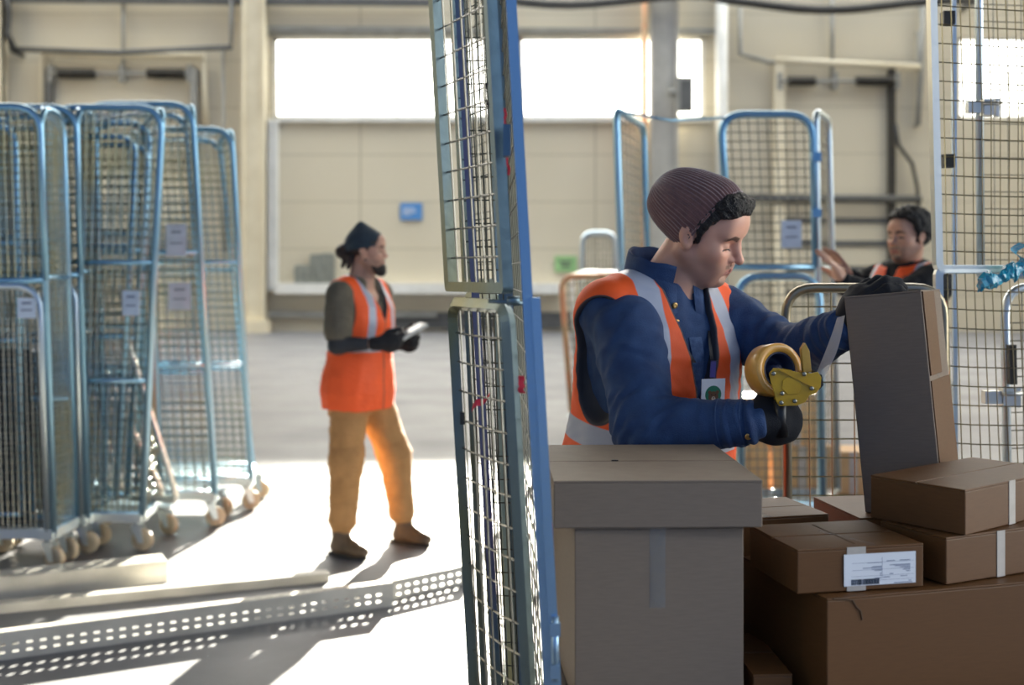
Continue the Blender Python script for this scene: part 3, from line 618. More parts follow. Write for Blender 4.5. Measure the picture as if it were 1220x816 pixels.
# cage at the worker's packing place: low gate in front, tall mesh wall to the side
M['brass_wire'] = mat('yellow_zinc_wire', lin(150, 138, 104), .35, .85, lin(116, 110, 92), nscale=5)
def pack_cage():
    Y = 3.02; P = lambda u, z, Y=Y: Vector(((u-CX)/FPX*Y, Y, z))
    t = thing('roll_cage', 'large cage with a brassy low gate behind the leaning carton', 'roll cage', (P(1060, 0).x, 3.4, 0))
    zg = EYE-(343-HV)/FPX*Y
    gl = MB()
    path = panel_path(P(941, .2), P(1128, .2), P(1124, zg), P(936, zg), .07)
    add_panel(t, 'front_gate', (P(941, .2), P(1128, .2), P(1124, zg), P(936, zg)), 6, 25, r=.0125, rc=.075, m='brass', wm='brass_wire', wr=.0019)
    # tall side wall: upper and lower mesh with a dividing rail
    a0, b0 = P(1131, .2, 3.08), P(1340, .2, 3.2); a1, b1 = P(1108, 2.4, 3.08), P(1330, 2.4, 3.2)
    zm = (EYE-(321-HV)/FPX*3.08-.2)/2.2
    am, bm_ = lerp(a0, a1, zm), lerp(b0, b1, zm)
    for nm, c, nz, bw in (('upper_panel', (am, bm_, b1, a1), 17, .015), ('lower_panel', (a0, b0, bm_, am), 25, .03)):
        add_panel(t, nm, c, 20, nz, r=.011, rc=.02, m='palezinc', wm='brass_wire', wr=.0016, square=True, closed=(nm == 'upper_panel'), bow=bw)
    # inner gate, further back, with latch
    c0, d0 = P(1172, .2, 3.7), P(1420, .2, 3.8); c1, d1 = P(1166, 2.4, 3.7), P(1410, 2.4, 3.8)
    u1 = lerp(c0, c1, .585); v1 = lerp(d0, d1, .585)
    add_panel(t, 'inner_gate', (u1, v1, d1, c1), 14, 16, r=.013, rc=.03, m='steel', wr=.0016)
    e0, f0 = P(1204, .2, 3.3), P(1420, .2, 3.4); e1, f1 = P(1197, 1.46, 3.3), P(1410, 1.46, 3.4)
    ig = add_panel(t, 'inner_low_gate', (e0, f0, f1, e1), 10, 24, r=.013, rc=.08, m='steel', wr=.0016)
    MB().bar(P(1205, 1.30, 3.27), P(1206, 1.19, 3.27), .02, .02).build('grip', M['darkmetal'], t)
    for (u, v, Y_) in ((1168, 128, 3.62), (1190, 473, 3.22)):
        q = at(u, v, Y_); l = MB(); l.box(q+Vector((-.02, 0, 0)), (.045, .03, .035)); l.box(q+Vector((.02, 0, 0)), (.03, .035, .05)); l.tube([q+Vector((.0, -.02, .01)), q+Vector((.06, -.02, .012))], .006, 8); l.box(q+Vector((.05, 0, 0)), (.012, .02, .055))
        l.build('latch', M['palezinc'], t)
    for v in (22, 192): MB().box(at(1129, v, 3.12), (.03, .03, .035)).build('hinge', M['darkmetal'], t)
    MB().bar(P(1139, .2, 3.45), P(1136, 2.4, 3.45), .012, .012).build('corner_post', M['steel'], t)
    # dark plate seen through the mesh just under the dividing rail
    dc = (P(938, .2), P(1340, .2, 3.2), P(1400, .2, 4.0), P(985, .2, 4.0)); deck(t, dc, slats=8)
    for p, q in zip(dc, ((.06, .06), (-.06, .06), (-.06, -.06), (.06, -.06))): castor(t, p+Vector((q[0], q[1], 0)), random.uniform(-.5, .5))
pack_cage()
# teal film knotted on the mesh
def film():
    p0, p1 = at(1167, 340, 3.03), at(1226, 316, 3.1); rows = []
    rnd = random.Random(3)
    for i in range(26):
        s = i/25; c = lerp(p0, p1, s)+Vector((0, 0, .006*math.sin(s*13)+(.012 if s > .7 else 0)*math.sin(s*25)))
        w = .010+.012*abs(math.sin(s*6.5+.6))*(1-.3*s)+.003
        rows.append([c+Vector((rnd.uniform(-.004, .004), w*.8*math.cos(a)+rnd.uniform(-.005, .005), w*math.sin(a)+rnd.uniform(-.005, .005))) for a in [j*2*PI/9 for j in range(9)]])
    b = MB().grid(rows, smooth=False, closed=True)
    p2 = at(1214, 316, 3.04)
    b.grid([[p2+Vector((.014*math.sin(i*.9)+.01*j, .006*math.cos(i+j), .055*i/8-.004*j)) for j in (-1, 0, 1)] for i in range(9)], smooth=False)
    tag(b.build('plastic_film', M['teal']), 'crumpled teal plastic film knotted to the cage mesh', 'plastic wrap')
film()

# ================================================================== STEEL RAILS ON THE FLOOR
def slot_strip(mb, o, ax, up, L, H, t, rows, pitch=.05, sw=.024, sh=.010, start=.02):
    """a plate with real slots: o corner, ax along, up across; rows = heights of the slot centres"""
    nrm = ax.cross(up).normalized()*t
    ys = [0.0]
    for r in rows: ys += [r-sh/2, r+sh/2]
    ys.append(H)
    n = int((L-start)/pitch)
    xs = [0.0]
    for i in range(n): xs += [start+i*pitch, start+i*pitch+sw]
    xs.append(L)
    for j in range(len(ys)-1):
        if j % 2 == 0:
            a = o+up*ys[j]; mb.prism([a, a+ax*L, a+ax*L+up*(ys[j+1]-ys[j]), a+up*(ys[j+1]-ys[j])], nrm)
        else:
            for i in range(0, len(xs)-1, 2):
                a = o+up*ys[j]+ax*xs[i]; d = xs[i+1]-xs[i]
                mb.prism([a, a+ax*d, a+ax*d+up*(ys[j+1]-ys[j]), a+up*(ys[j+1]-ys[j])], nrm)
def rail(label, A, B, H, W, rows_front, rows_top, zlift=0.0):
    A, B = Vector((A.x, A.y, zlift)), Vector((B.x, B.y, zlift)); ax = (B-A); L = ax.length; ax.normalize(); up = Vector((0, 0, 1)); bk = up.cross(ax)
    m = MB()
    slot_strip(m, A, ax, up, L, H, .003, rows_front)                                   # front flange
    slot_strip(m, A+up*H, ax, bk, L, W, .003, rows_top, start=.03)                   # web on top
    if rows_front: m.prism([A, A+ax*L, A+ax*L+bk*.05, A+bk*.05], up*.003)           # open channel: lower lip
    else: m.prism([A+bk*W, A+bk*W+ax*L, A+bk*W+ax*L+up*H, A+bk*W+up*H], bk*.003)     # closed: back flange
    tag(m.build('perforated_rail', M['steel_rail'], fixn=True), label, 'steel rail', 'slotted steel rails lying on the floor')
M['steel_rail'] = mat('worn_zinc_rail', lin(190, 186, 176), .4, .35, lin(168, 164, 154), nscale=5, bump=.08, bscale=40)
rail('longest slotted rail, with two rows of slots, nearest the camera on the floor', onz(-60, 795, 0), onz(468, 722, 0), .105, .05, (.03, .06), (.026,))
rail('short slotted rail end jutting out past the longest rail', onz(440, 727, 0)+Vector((.05, .14, 0)), onz(556, 700, 0)+Vector((.02, .1, 0)), .085, .05, (.02, .055), (.026,))
rail('broad pale slotted rail under the tall parked cages', onz(-60, 722, 0), onz(199, 693, 0), .10, .16, (), (.03,))
rail('thin flat rail lying between the two broad rails', onz(-40, 735, 0), onz(392, 693, 0), .04, .07, (), ())

# ================================================================== PALLET WITH CARTONS FAR BACK
def pallet():
    t = thing('pallet', 'pale wooden pallet seen through the brassy gate', 'pallet', (1.72, 7.6, 0))
    b = MB()
    for y in (7.25, 7.6, 7.95):
        b.box((1.72, y, .016), (1.1, .1, .02))
        for x in (1.22, 1.72, 2.22): b.box((x, y, .066), (.1, .1, .08))
    b.build('runner', M['wood'], t)
    for i in range(7): MB().box((1.72, 7.23+.62*i/5*0.99, .117), (1.1, .085, .02)).build('deck_board', M['wood'], t)
pallet()
CARTON_N = [0]
def carton(label, corner, yaw, w, d, h, m='cardboard', tilt=0.0, seam='x', tape_side=None, tape='paper_tape', tape_top=None, flapgap=.003, group=None, label_at=None, flap_open=0.0):
    """corner = near-left bottom corner; x along the front, y away from the camera"""
    t = thing('carton', label, 'box', tuple(corner), (0, R(tilt), R(yaw)), group)
    c = MB().box((w/2, d/2, h/2-.002), (w, d, h-.004)); c.build('body', M[m], t, world=False, bevel=.002)
    z = h-.002
    if seam == 'x':      # two flaps meeting along x
        for y0, y1 in ((0, d/2-flapgap/2), (d/2+flapgap/2, d)): MB().box((w/2, (y0+y1)/2, z), (w, y1-y0, .004)).build('flap', M[m], t, world=False, bevel=.001)
    elif seam == 'y':
        for x0, x1 in ((0, w/2-flapgap/2), (w/2+flapgap/2, w)): MB().box(((x0+x1)/2, d/2, z), (x1-x0, d, .004)).build('flap', M[m], t, world=False, bevel=.001)
    if tape_side is not None:     # strip down the front face
        x0, wd, z0, z1 = tape_side; MB().box((x0, -.0006, (z0+z1)/2), (wd, .0012, z1-z0)).build('tape', M[tape], t, world=False)
    if tape_top is not None:      # strip along the top seam
        x0, y0, x1, y1 = tape_top; MB().box(((x0+x1)/2, (y0+y1)/2, h+.0009), (x1-x0, y1-y0, .0012)).build('tape', M[tape], t, world=False)
    return t
# ---- cartons on the pallet
k = 0
for (x, y, z, w, d, h, lab) in ((1.25, 7.28, .127, .34, .3, .30, 'sunlit carton at the near foot of the pallet stack'), (1.62, 7.28, .127, .36, .3, .30, 'carton in the lower row of the pallet, middle'),
                              (2.0, 7.3, .127, .24, .3, .26, 'small carton at the far end of the pallet'), (1.28, 7.3, .429, .30, .28, .30, 'carton on the upper row of the pallet, nearest the worker'),
                              (1.60, 7.3, .429, .34, .28, .32, 'wide carton topping the pallet stack')):
    carton(lab, (x, y, z), random.uniform(-3, 3), w, d, h, m='lit_card', tape_side=(w/2, .05, 0, h), group='cartons on the pallet')
# ================================================================== PACKING TABLE
def table():
    t = thing('packing_table', 'dark packing table under the pile of cartons', 'table', (.78, 2.36, 0))
    MB().box((.81, 2.36, .7295), (1.48, .74, .031)).build('table_top', M['tabletop'], t, bevel=.004)
    fr = MB()
    for y in (2.02, 2.70): fr.bar((.12, y, .69), (1.50, y, .69), .03, .045)
    for x in (.12, 1.50): fr.bar((x, 2.02, .69), (x, 2.70, .69), .03, .045); fr.bar((x, 2.02, .2), (x, 2.70, .2), .03, .03)
    fr.build('apron', M['darkmetal'], t)
    for x in (.12, 1.50):
        for y in (2.02, 2.70): MB().box((x, y, .357), (.04, .04, .714)).build('leg', M['darkmetal'], t)
table()
TZ = .746
# ================================================================== CARTONS ON THE TABLE
ct = carton('tall greyish carton under the flat front box, tape strip down its face', (.109, 2.04, TZ), 4, .298, .37, .311, 'card_grey', tape_side=(.145, .028, .17, .311), tape='clear_tape')
MB().box((.15, -.0006, .012), (.036, .0012, .022)).build('tape', M['paper_tape'], ct, world=False)
c0 = carton('wide flat greyish box topping the tall carton', (.072, 2.03, 1.0585), 1.5, .363, .425, .082, 'card_grey', seam='x', flapgap=.004)
MB().box((.13, .2125, .0825), (.012, .006, .003)).build('slot', M['black'], c0, world=False)
carton('low dark carton in the gap beside the tall greyish carton', (.425, 2.07, TZ), 3, .07, .24, .046)
cb = carton('big carton at the bottom of the pile with a tear at its corner', (.545, 2.033, TZ), 16, .64, .32, .19, seam='x', flapgap=.004)
tr_ = MB(); pts = [(.012, .19), (.034, .1885), (.05, .184), (.058, .172), (.066, .165), (.069, .148)]
for (a, b) in zip(pts[:-1], pts[1:]): tr_.bar((a[0], -.001, a[1]), (b[0], -.001, b[1]), .0022, .0026, up=(0, 1, 0))
tr_.build('tear', M['card_edge'], cb, world=False)
cl = carton('flat carton with a white shipping label on its front', (.4986, 2.053, TZ+.1925), 12, .243, .205, .0775, seam='x', flapgap=.006, tape_side=(.112, .036, 0, .0775))
MB().box((.12, .1025, .0775), (.004, .16, .0016)).build('crease', M['card_edge'], cl, world=False)
MB().box((.130, .07, .0777), (.012, .13, .0012), Matrix.Rotation(R(18), 3, 'Z')).build('top_tape', M['clear_tape'], cl, world=False)
lbx, lbw, lbh = .157, .139, .056
lab = MB().box((lbx, -.002, .037), (lbw, .0008, lbh)).build('shipping_label', M['label'], cl, world=False)
bc = MB(); rnd = random.Random(5); x = lbx-lbw/2+.014
while x < lbx-lbw/2+.066:
    w = rnd.choice((.0007, .0011, .0018, .0026)); bc.box((x+w/2, -.0027, .037-lbh/2+.0065), (w, .0006, .010)); x += w+rnd.choice((.0006, .0009, .0014))
bc.build('barcode', M['ink'], lab, world=False)
pr = MB()
for (x1, z, w) in ((.072, .0485, .028), (.072, .0415, .018), (.072, .0395, .036), (.072, .0365, .02), (.072, .0345, .013), (.072, .029, .003), (.072, .0255, .003), (.072, .021, .013),
                   (.128, .0505, .02), (.098, .0505, .016), (.128, .043, .04), (.128, .041, .03), (.128, .0385, .02), (.128, .0365, .012), (.128, .034, .014), (.128, .031, .008), (.095, .0275, .007), (.122, .0225, .013), (.088, .022, .013), (.130, .014, .005), (.132, .011, .036)):
    pr.box((lbx-lbw/2+x1-w/2, -.0027, z-.0), (w, .0006, .0011))
pr.build('print', M['inkgrey'], lab, world=False)
rl = MB()
for z in (.048, .0355, .0245, .0165): rl.box((lbx-lbw/2+.075, -.0026, z+.0008), (.12, .0005, .0003))
rl.box((lbx-lbw/2+.0735, -.0026, .039), (.0003, .0005, .036)); rl.build('ruling', M['inkgrey'], lab, world=False)
carton('flat carton under the topmost one, pale tape on its front', (.781, 2.114, TZ+.1925), 26, .42, .165, .085, tape_side=(.137, .02, 0, .085), seam='x')
carton('topmost flat carton of the pile, pale tape on its front', (.820, 2.126, TZ+.2785), 38, .36, .2, .083, tape_side=(.160, .022, 0, .083), seam='x')
cd = carton('carton behind the shipping label box, tape across its top seam', (.462, 2.385, TZ), 14, .20, .19, .255, seam='x', tape_top=(.03, -.001, .07, .05), tape='clear_tape')
carton('carton standing right below the leaning tall carton', (.735, 2.482, TZ), 9, .40, .24, .236, seam='y')
# tall carton being taped, tipped towards the worker
lc = carton('tall narrow carton held tilted by the worker, tape along its side', (.762, 2.535, TZ+.237), -31, .162, .2, .467, tilt=-5.6, seam='x', m='card_grey', flapgap=.004)
MB().box((.1625, .085, .232), (.0015, .016, .46)).build('tape', M['clear_tape'], lc, world=False)
MB().box((.1635, .06, .375), (.004, .11, .178)).build('flap', M['cardboard'], lc, world=False, bevel=.001)
MB().box((.1632, .1, .14), (.003, .19, .27)).build('side_face', M['cardboard'], lc, world=False, bevel=.001)
# ================================================================== PEOPLE: smooth surfaces from blended limbs
class Fld:
    def __init__(s, lo, hi, h, fine=None):
        ax = []
        for i in range(3):
            if fine is None: ax.append(np.arange(lo[i], hi[i]+h, h))
            else:
                flo, fhi, hf = fine; a = []
                if lo[i] < flo[i]: n = max(1, int(math.ceil((flo[i]-lo[i])/h))); a.append(np.linspace(lo[i], flo[i], n+1)[:-1])
                n = int(math.ceil((fhi[i]-flo[i])/hf)); a.append(np.linspace(flo[i], fhi[i], n+1))
                if hi[i] > fhi[i]: n = max(1, int(math.ceil((hi[i]-fhi[i])/h))); a.append(np.linspace(fhi[i], hi[i], n+1)[1:])
                ax.append(np.concatenate(a))
        s.ax = [a.astype(np.float32) for a in ax]
        s.D = np.full([len(a) for a in s.ax], 1.0, np.float32)
    def _sl(s, lo, hi):
        sl = []
        for i in range(3):
            a = int(np.searchsorted(s.ax[i], lo[i])); b = int(np.searchsorted(s.ax[i], hi[i]))
            if b <= a: return None
            sl.append(slice(a, b))
        return tuple(sl)
    def _ev(s, prim, infl, sl):
        X = s.ax[0][sl[0]][:, None, None]; Y = s.ax[1][sl[1]][None, :, None]; Z = s.ax[2][sl[2]][None, None, :]
        return prim[0](X, Y, Z)-infl
    def add(s, prim, k=.02, infl=0.0):
        g = infl+k+.03; sl = s._sl(prim[1]-g, prim[2]+g)
        if sl is None: return s
        b = s._ev(prim, infl, sl); a = s.D[sl]
        if k > 0:
            h = np.maximum(k-np.abs(a-b), 0)/k; s.D[sl] = np.minimum(a, b)-h*h*k*.25
        else: s.D[sl] = np.minimum(a, b)
        return s
    def sub(s, prim, k=.01, infl=0.0):
        g = infl+k+.05; sl = s._sl(prim[1]-g, prim[2]+g)
        if sl is None: return s
        b = -s._ev(prim, infl, sl); a = s.D[sl]
        if k > 0:
            h = np.maximum(k-np.abs(a-b), 0)/k; s.D[sl] = np.maximum(a, b)+h*h*k*.25
        else: s.D[sl] = np.maximum(a, b)
        return s
    def cut(s, fn, k=0.0):                       # keep where fn < 0
        X = s.ax[0][:, None, None]; Y = s.ax[1][None, :, None]; Z = s.ax[2][None, None, :]
        b = fn(X, Y, Z); a = s.D
        if k > 0:
            h = np.maximum(k-np.abs(a-b), 0)/k; s.D = np.maximum(a, b)+h*h*k*.25
        else: s.D = np.maximum(a, b)
        s.D = s.D.astype(np.float32); return s
    def mesh(s, smooth=2):
        D = s.D
        for i in range(3):
            for e in (0, -1):
                ix = [slice(None)]*3; ix[i] = e; D[tuple(ix)] = np.maximum(D[tuple(ix)], .01)
        ins = D < 0; nx, ny, nz = D.shape
        cnt = np.zeros((nx-1, ny-1, nz-1), np.int8)
        for a in (0, 1):
            for b in (0, 1):
                for c in (0, 1): cnt += ins[a:nx-1+a, b:ny-1+b, c:nz-1+c]
        act = (cnt > 0) & (cnt < 8); I, J, K = np.nonzero(act); n = len(I)
        idx = np.full(act.shape, -1, np.int32); idx[I, J, K] = np.arange(n)
        P = np.zeros((n, 3)); C = np.zeros(n)
        xs, ys, zs = s.ax
        cor = [(a, b, c) for a in (0, 1) for b in (0, 1) for c in (0, 1)]
        for p in cor:
            for ax_ in range(3):
                if p[ax_] == 1: continue
                q = list(p); q[ax_] = 1
                d0 = D[I+p[0], J+p[1], K+p[2]]; d1 = D[I+q[0], J+q[1], K+q[2]]
                m = (d0 < 0) != (d1 < 0); t = np.where(m, d0/np.where(m, d0-d1, 1), 0)
                p0 = np.stack([xs[I+p[0]], ys[J+p[1]], zs[K+p[2]]], 1); p1 = np.stack([xs[I+q[0]], ys[J+q[1]], zs[K+q[2]]], 1)
                P += np.where(m[:, None], p0+(p1-p0)*t[:, None], 0); C += m
        P /= C[:, None]
        Q = []
        for ax_ in range(3):
            a = [slice(None)]*3; b = [slice(None)]*3; a[ax_] = slice(0, -1); b[ax_] = slice(1, None)
            i0, i1 = ins[tuple(a)], ins[tuple(b)]; ch = i0 != i1
            E = np.nonzero(ch); E = np.stack(E, 1); o1, o2 = [(1, 2), (2, 0), (0, 1)][ax_]
            ok = (E[:, o1] > 0) & (E[:, o2] > 0) & (E[:, o1] < D.shape[o1]-1) & (E[:, o2] < D.shape[o2]-1); E = E[ok]
            def cell(d1, d2):
                F = E.copy(); F[:, o1] -= d1; F[:, o2] -= d2; return idx[F[:, 0], F[:, 1], F[:, 2]]
            q = np.stack([cell(1, 1), cell(0, 1), cell(0, 0), cell(1, 0)], 1)
            flip = ~i0[ch][ok]; q[flip] = q[flip][:, ::-1]; Q.append(q)
        Q = np.concatenate(Q); Q = Q[(Q >= 0).all(1)]
        for _ in range(smooth):
            A = np.zeros_like(P); W = np.zeros(n)
            for k in range(4):
                a, b = Q[:, k], Q[:, (k+1) % 4]
                for c in range(3):
                    A[:, c] += np.bincount(a, P[b, c], n)+np.bincount(b, P[a, c], n)
                W += np.bincount(a, minlength=n)+np.bincount(b, minlength=n)
            P = P*.5+.5*A/np.maximum(W, 1)[:, None]
        return P, Q
def normals(P, Q):
    nn = np.cross(P[Q[:, 2]]-P[Q[:, 0]], P[Q[:, 3]]-P[Q[:, 1]]); V = np.zeros_like(P)
    for k in range(4):
        for c in range(3): V[:, c] += np.bincount(Q[:, k], nn[:, c], len(P))
    return V/np.maximum(np.linalg.norm(V, axis=1), 1e-9)[:, None]
def np_obj(name, P, Q, m, parent, attrs=None, cols=None):
    me = bpy.data.meshes.new(name); n, q = len(P), len(Q)
    me.vertices.add(n); me.vertices.foreach_set('co', P.astype(np.float32).ravel())
    me.loops.add(q*4); me.loops.foreach_set('vertex_index', Q.astype(np.int32).ravel())
    me.polygons.add(q); me.polygons.foreach_set('loop_start', np.arange(0, q*4, 4, dtype=np.int32)); me.polygons.foreach_set('loop_total', np.full(q, 4, np.int32))
    me.polygons.foreach_set('use_smooth', np.ones(q, bool)); me.update(calc_edges=True); me.validate()
    for k, v in (attrs or {}).items():
        a = me.attributes.new(k, 'FLOAT', 'POINT'); a.data.foreach_set('value', v.astype(np.float32))
    for k, v in (cols or {}).items():
        a = me.attributes.new(k, 'FLOAT_COLOR', 'POINT'); a.data.foreach_set('color', np.concatenate([v, np.ones((n, 1))], 1).astype(np.float32).ravel())
    me.materials.append(m)
    o = bpy.data.objects.new(name, me)
    if parent is None:
        lo, hi = P.min(0), P.max(0); place(o, me, None, True, ((lo[0]+hi[0])/2, (lo[1]+hi[1])/2, lo[2]))
    else: place(o, me, parent, True)
    return o
# ---- blended shapes
class Fr:                                        # a frame: origin + right, forward, up
    def __init__(s, o, r, f, u): s.o = np.array(o, float); s.R = np.array([r, f, u], float)
    sq = 1.0
    def w(s, p):
        p = np.array(p, float)
        if s.sq != 1.0: p = p*np.array([1, 1, s.sq if p[2] < 0 else 1.0])
        return s.o+p @ s.R
    def d(s, p): return np.array(p, float) @ s.R
    def loc(s, P):
        l = (P-s.o) @ s.R.T
        if s.sq != 1.0: l[:, 2] = np.where(l[:, 2] < 0, l[:, 2]/s.sq, l[:, 2])
        return l
    def L(s, X, Y, Z):
        x, y, z = X-np.float32(s.o[0]), Y-np.float32(s.o[1]), Z-np.float32(s.o[2]); R_ = s.R.astype(np.float32)
        return tuple(x*R_[i, 0]+y*R_[i, 1]+z*R_[i, 2] for i in range(3))
def frame(o, yaw, pitch=0.0, roll=0.0):
    """yaw: 0 faces the camera (-y), 90 faces +x; pitch > 0 bows forward; roll > 0 tips to the own right"""
    f0 = Vector((math.sin(R(yaw)), -math.cos(R(yaw)), 0)); u0 = Vector((0, 0, 1)); r0 = f0.cross(u0)
    f = f0*math.cos(R(pitch))-u0*math.sin(R(pitch)); u = u0*math.cos(R(pitch))+f0*math.sin(R(pitch))
    u2 = u*math.cos(R(roll))+r0*math.sin(R(roll)); r = r0*math.cos(R(roll))-u*math.sin(R(roll))
    return Fr(o, r, f, u2)
def cone(a, b, ra, rb):
    a = np.array(a, np.float32); b = np.array(b, np.float32); ba = b-a; L2 = np.float32(max(1e-9, ba @ ba))
    def fn(X, Y, Z):
        x, y, z = X-a[0], Y-a[1], Z-a[2]; h = np.clip((x*ba[0]+y*ba[1]+z*ba[2])/L2, 0, 1)
        return np.sqrt((x-h*ba[0])**2+(y-h*ba[1])**2+(z-h*ba[2])**2)-(np.float32(ra)+h*np.float32(rb-ra))
    rm = max(ra, rb); return fn, np.minimum(a, b)-rm, np.maximum(a, b)+rm
def ell(F, c, r, tilt=None):
    """ellipsoid at local c; tilt = (axis, degrees) turns its own axes"""
    Rl = np.eye(3)
    if tilt: Rl = np.array(Matrix.Rotation(R(tilt[1]), 3, tilt[0])).T
    G = Fr(F.w(c), *(Rl @ F.R)); r = [np.float32(q) for q in r]; rm = max(r)
    def fn(X, Y, Z):
        x, y, z = G.L(X, Y, Z); k0 = np.sqrt((x/r[0])**2+(y/r[1])**2+(z/r[2])**2); k1 = np.sqrt((x/r[0]**2)**2+(y/r[1]**2)**2+(z/r[2]**2)**2)
        return k0*(k0-1)/np.maximum(k1, 1e-6)
    return fn, G.o-rm, G.o+rm
def lcone(F, a, b, ra, rb): return cone(F.w(a), F.w(b), ra, rb)
def torso(F, tab):
    tab = np.array(tab, np.float32); zs = tab[:, 0]
    c = [F.w((sx*tab[:, 1].max(), sy*tab[:, 2].max(), z)) for sx in (-1, 1) for sy in (-1.3, 1.3) for z in (zs[0], zs[-1])]
    def fn(X, Y, Z):
        x, y, z = F.L(X, Y, Z); zc = np.clip(z, zs[0], zs[-1]); sh = zc.shape; zf = zc.ravel()
        a = np.interp(zf, zs, tab[:, 1]).reshape(sh).astype(np.float32); b = np.interp(zf, zs, tab[:, 2]).reshape(sh).astype(np.float32); cy = np.interp(zf, zs, tab[:, 3]).reshape(sh).astype(np.float32)
        p = np.float32(2.4)
        k = (np.abs(x/a)**p+np.abs((y-cy)/b)**p)**(1/p)
        return np.maximum((k-1)*np.minimum(a, b), np.maximum(zs[0]-z, z-zs[-1]))
    return fn, np.min(c, 0), np.max(c, 0)
BASE_TAB = [(-.16, .150, .100, -.005), (-.08, .165, .112, -.008), (0, .162, .110, -.005), (.10, .148, .100, .004), (.20, .142, .102, .010), (.30, .158, .114, .010), (.38, .168, .116, .006), (.44, .160, .100, -.004), (.48, .12, .078, -.012), (.52, .07, .06, -.016)]
def tab_infl(tab, f): return [(z, a+f(z), b+f(z), c) for z, a, b, c in tab]
# ---- a hand: palm, four fingers of three bones each, thumb from the side of the palm
def hand(wrist, along, thumb, curls, thumb_dir=(.55, .75, .35), thumb_bend=(.6, .3, .55), s=1.0, fat=1.0, spread=.05):
    al = Vector(along).normalized(); th = Vector(thumb); th = (th-al*th.dot(al)).normalized(); pn = None
    return al, th
def hand_prims(wrist, along, thumb, palm, curls, s=1.0, fat=1.0, spread=.06, thumb_dir=(.45, .75, .45), thumb_end=(.85, .1, .35)):
    al = Vector(along).normalized(); th = Vector(thumb); th = (th-al*th.dot(al)).normalized()
    pn = al.cross(th); pn = pn if pn.dot(Vector(palm)) > 0 else -pn
    W = Vector(wrist); P = []
    F = Fr(W, th, pn, al)
    P.append((ell(F, (-.003*s, 0, .055*s), (.041*s*fat, .0165*s*fat, .052*s)), .012))
    P.append((cone(W, W+al*.05*s, .024*s*fat, .026*s*fat), .02))
    for i, ofs in enumerate((.029, .0095, -.0105, -.029)):
        L = ((.044, .026, .021), (.049, .030, .022), (.045, .028, .021), (.035, .021, .019))[i]
        p = W+al*(.092-.006*abs(i-1.2))*s+th*ofs*s
        d = (al+th*ofs/.029*spread).normalized(); ang = 0; r = (.0098, .0102, .0097, .0088)[i]*s*fat
        P.append((cone(W+al*.045*s+th*ofs*.8*s, p, r*1.05, r*1.08), .010))
        for k in range(3):
            ang += curls[i][k] if isinstance(curls[i], (tuple, list)) else curls[i]*(1, 1.15, .7)[k]
            dd = d*math.cos(R(ang))+pn*math.sin(R(ang)); q = p+dd*L[k]*s
            P.append((cone(p, q, r*(1-.06*k), r*(.95-.07*k)), .004)); p = q
    b = W+al*.022*s+th*.024*s+pn*.006*s; t1 = (al*thumb_dir[0]+th*thumb_dir[1]+pn*thumb_dir[2]).normalized()
    m1 = b+t1*.042*s; t2 = (al*thumb_end[0]+th*thumb_end[1]+pn*thumb_end[2]).normalized(); m2 = m1+t2*.034*s; m3 = m2+(t2+pn*.25).normalized()*.026*s
    P.append((cone(b, m1, .0155*s*fat, .0125*s*fat), .014)); P.append((cone(m1, m2, .012*s*fat, .011*s*fat), .004)); P.append((cone(m2, m3, .011*s*fat, .0088*s*fat), .004))
    return P
def wnoise(P, f=1.0, seed=0):
    rs = np.random.RandomState(seed); o = np.zeros(len(P))
    for i in range(7):
        k = rs.normal(size=3)*f; ph = rs.uniform(0, 6.28); w = np.sin(P @ (rs.normal(size=3)*f*.6)+ph)*1.3
        o += np.sin(P @ k*2+w*1.5+ph*3)
    return o/7
def smoothstep(a, b, x): t = np.clip((x-a)/(b-a), 0, 1); return t*t*(3-2*t)
def bbox_of(prims, g=.04):
    lo = np.min([p[1] for p in prims], 0)-g; hi = np.max([p[2] for p in prims], 0)+g; return lo, hi

def head_prims(H, look_down=0.0, nose=1.0):
    """skin shapes of a head in frame H (origin midway between the ears)"""
    A = []
    A.append((ell(H, (0, -.012, .048), (.0765, .096, .080)), .0))
    A.append((ell(H, (0, .030, .005), (.066, .066, .085)), .03))
    A.append((ell(H, (0, .040, -.055), (.052, .050, .055)), .03))
    A.append((ell(H, (0, .046, -.088), (.040, .042, .028)), .025))        # jaw
    for s in (-1, 1):
        A.append((lcone(H, (s*.056, -.002, -.045), (s*.026, .062, -.094), .019, .018), .025))   # jaw line
        A.append((ell(H, (s*.043, .062, -.018), (.022, .026, .022)), .025))   # cheekbone
        A.append((ell(H, (s*.030, .072, -.058), (.018, .020, .024)), .02))
    A.append((ell(H, (0, .079, -.100), (.017, .015, .015)), .02))            # chin
    A.append((lcone(H, (-.040, .074, .034), (.040, .074, .034), .0145, .0145), .016))   # brow ridge
    A.append((ell(H, (0, .076, .06), (.045, .02, .03)), .03))
    A.append((ell(H, (0, .078, -.058), (.027, .018, .022)), .02))            # muzzle
    return A
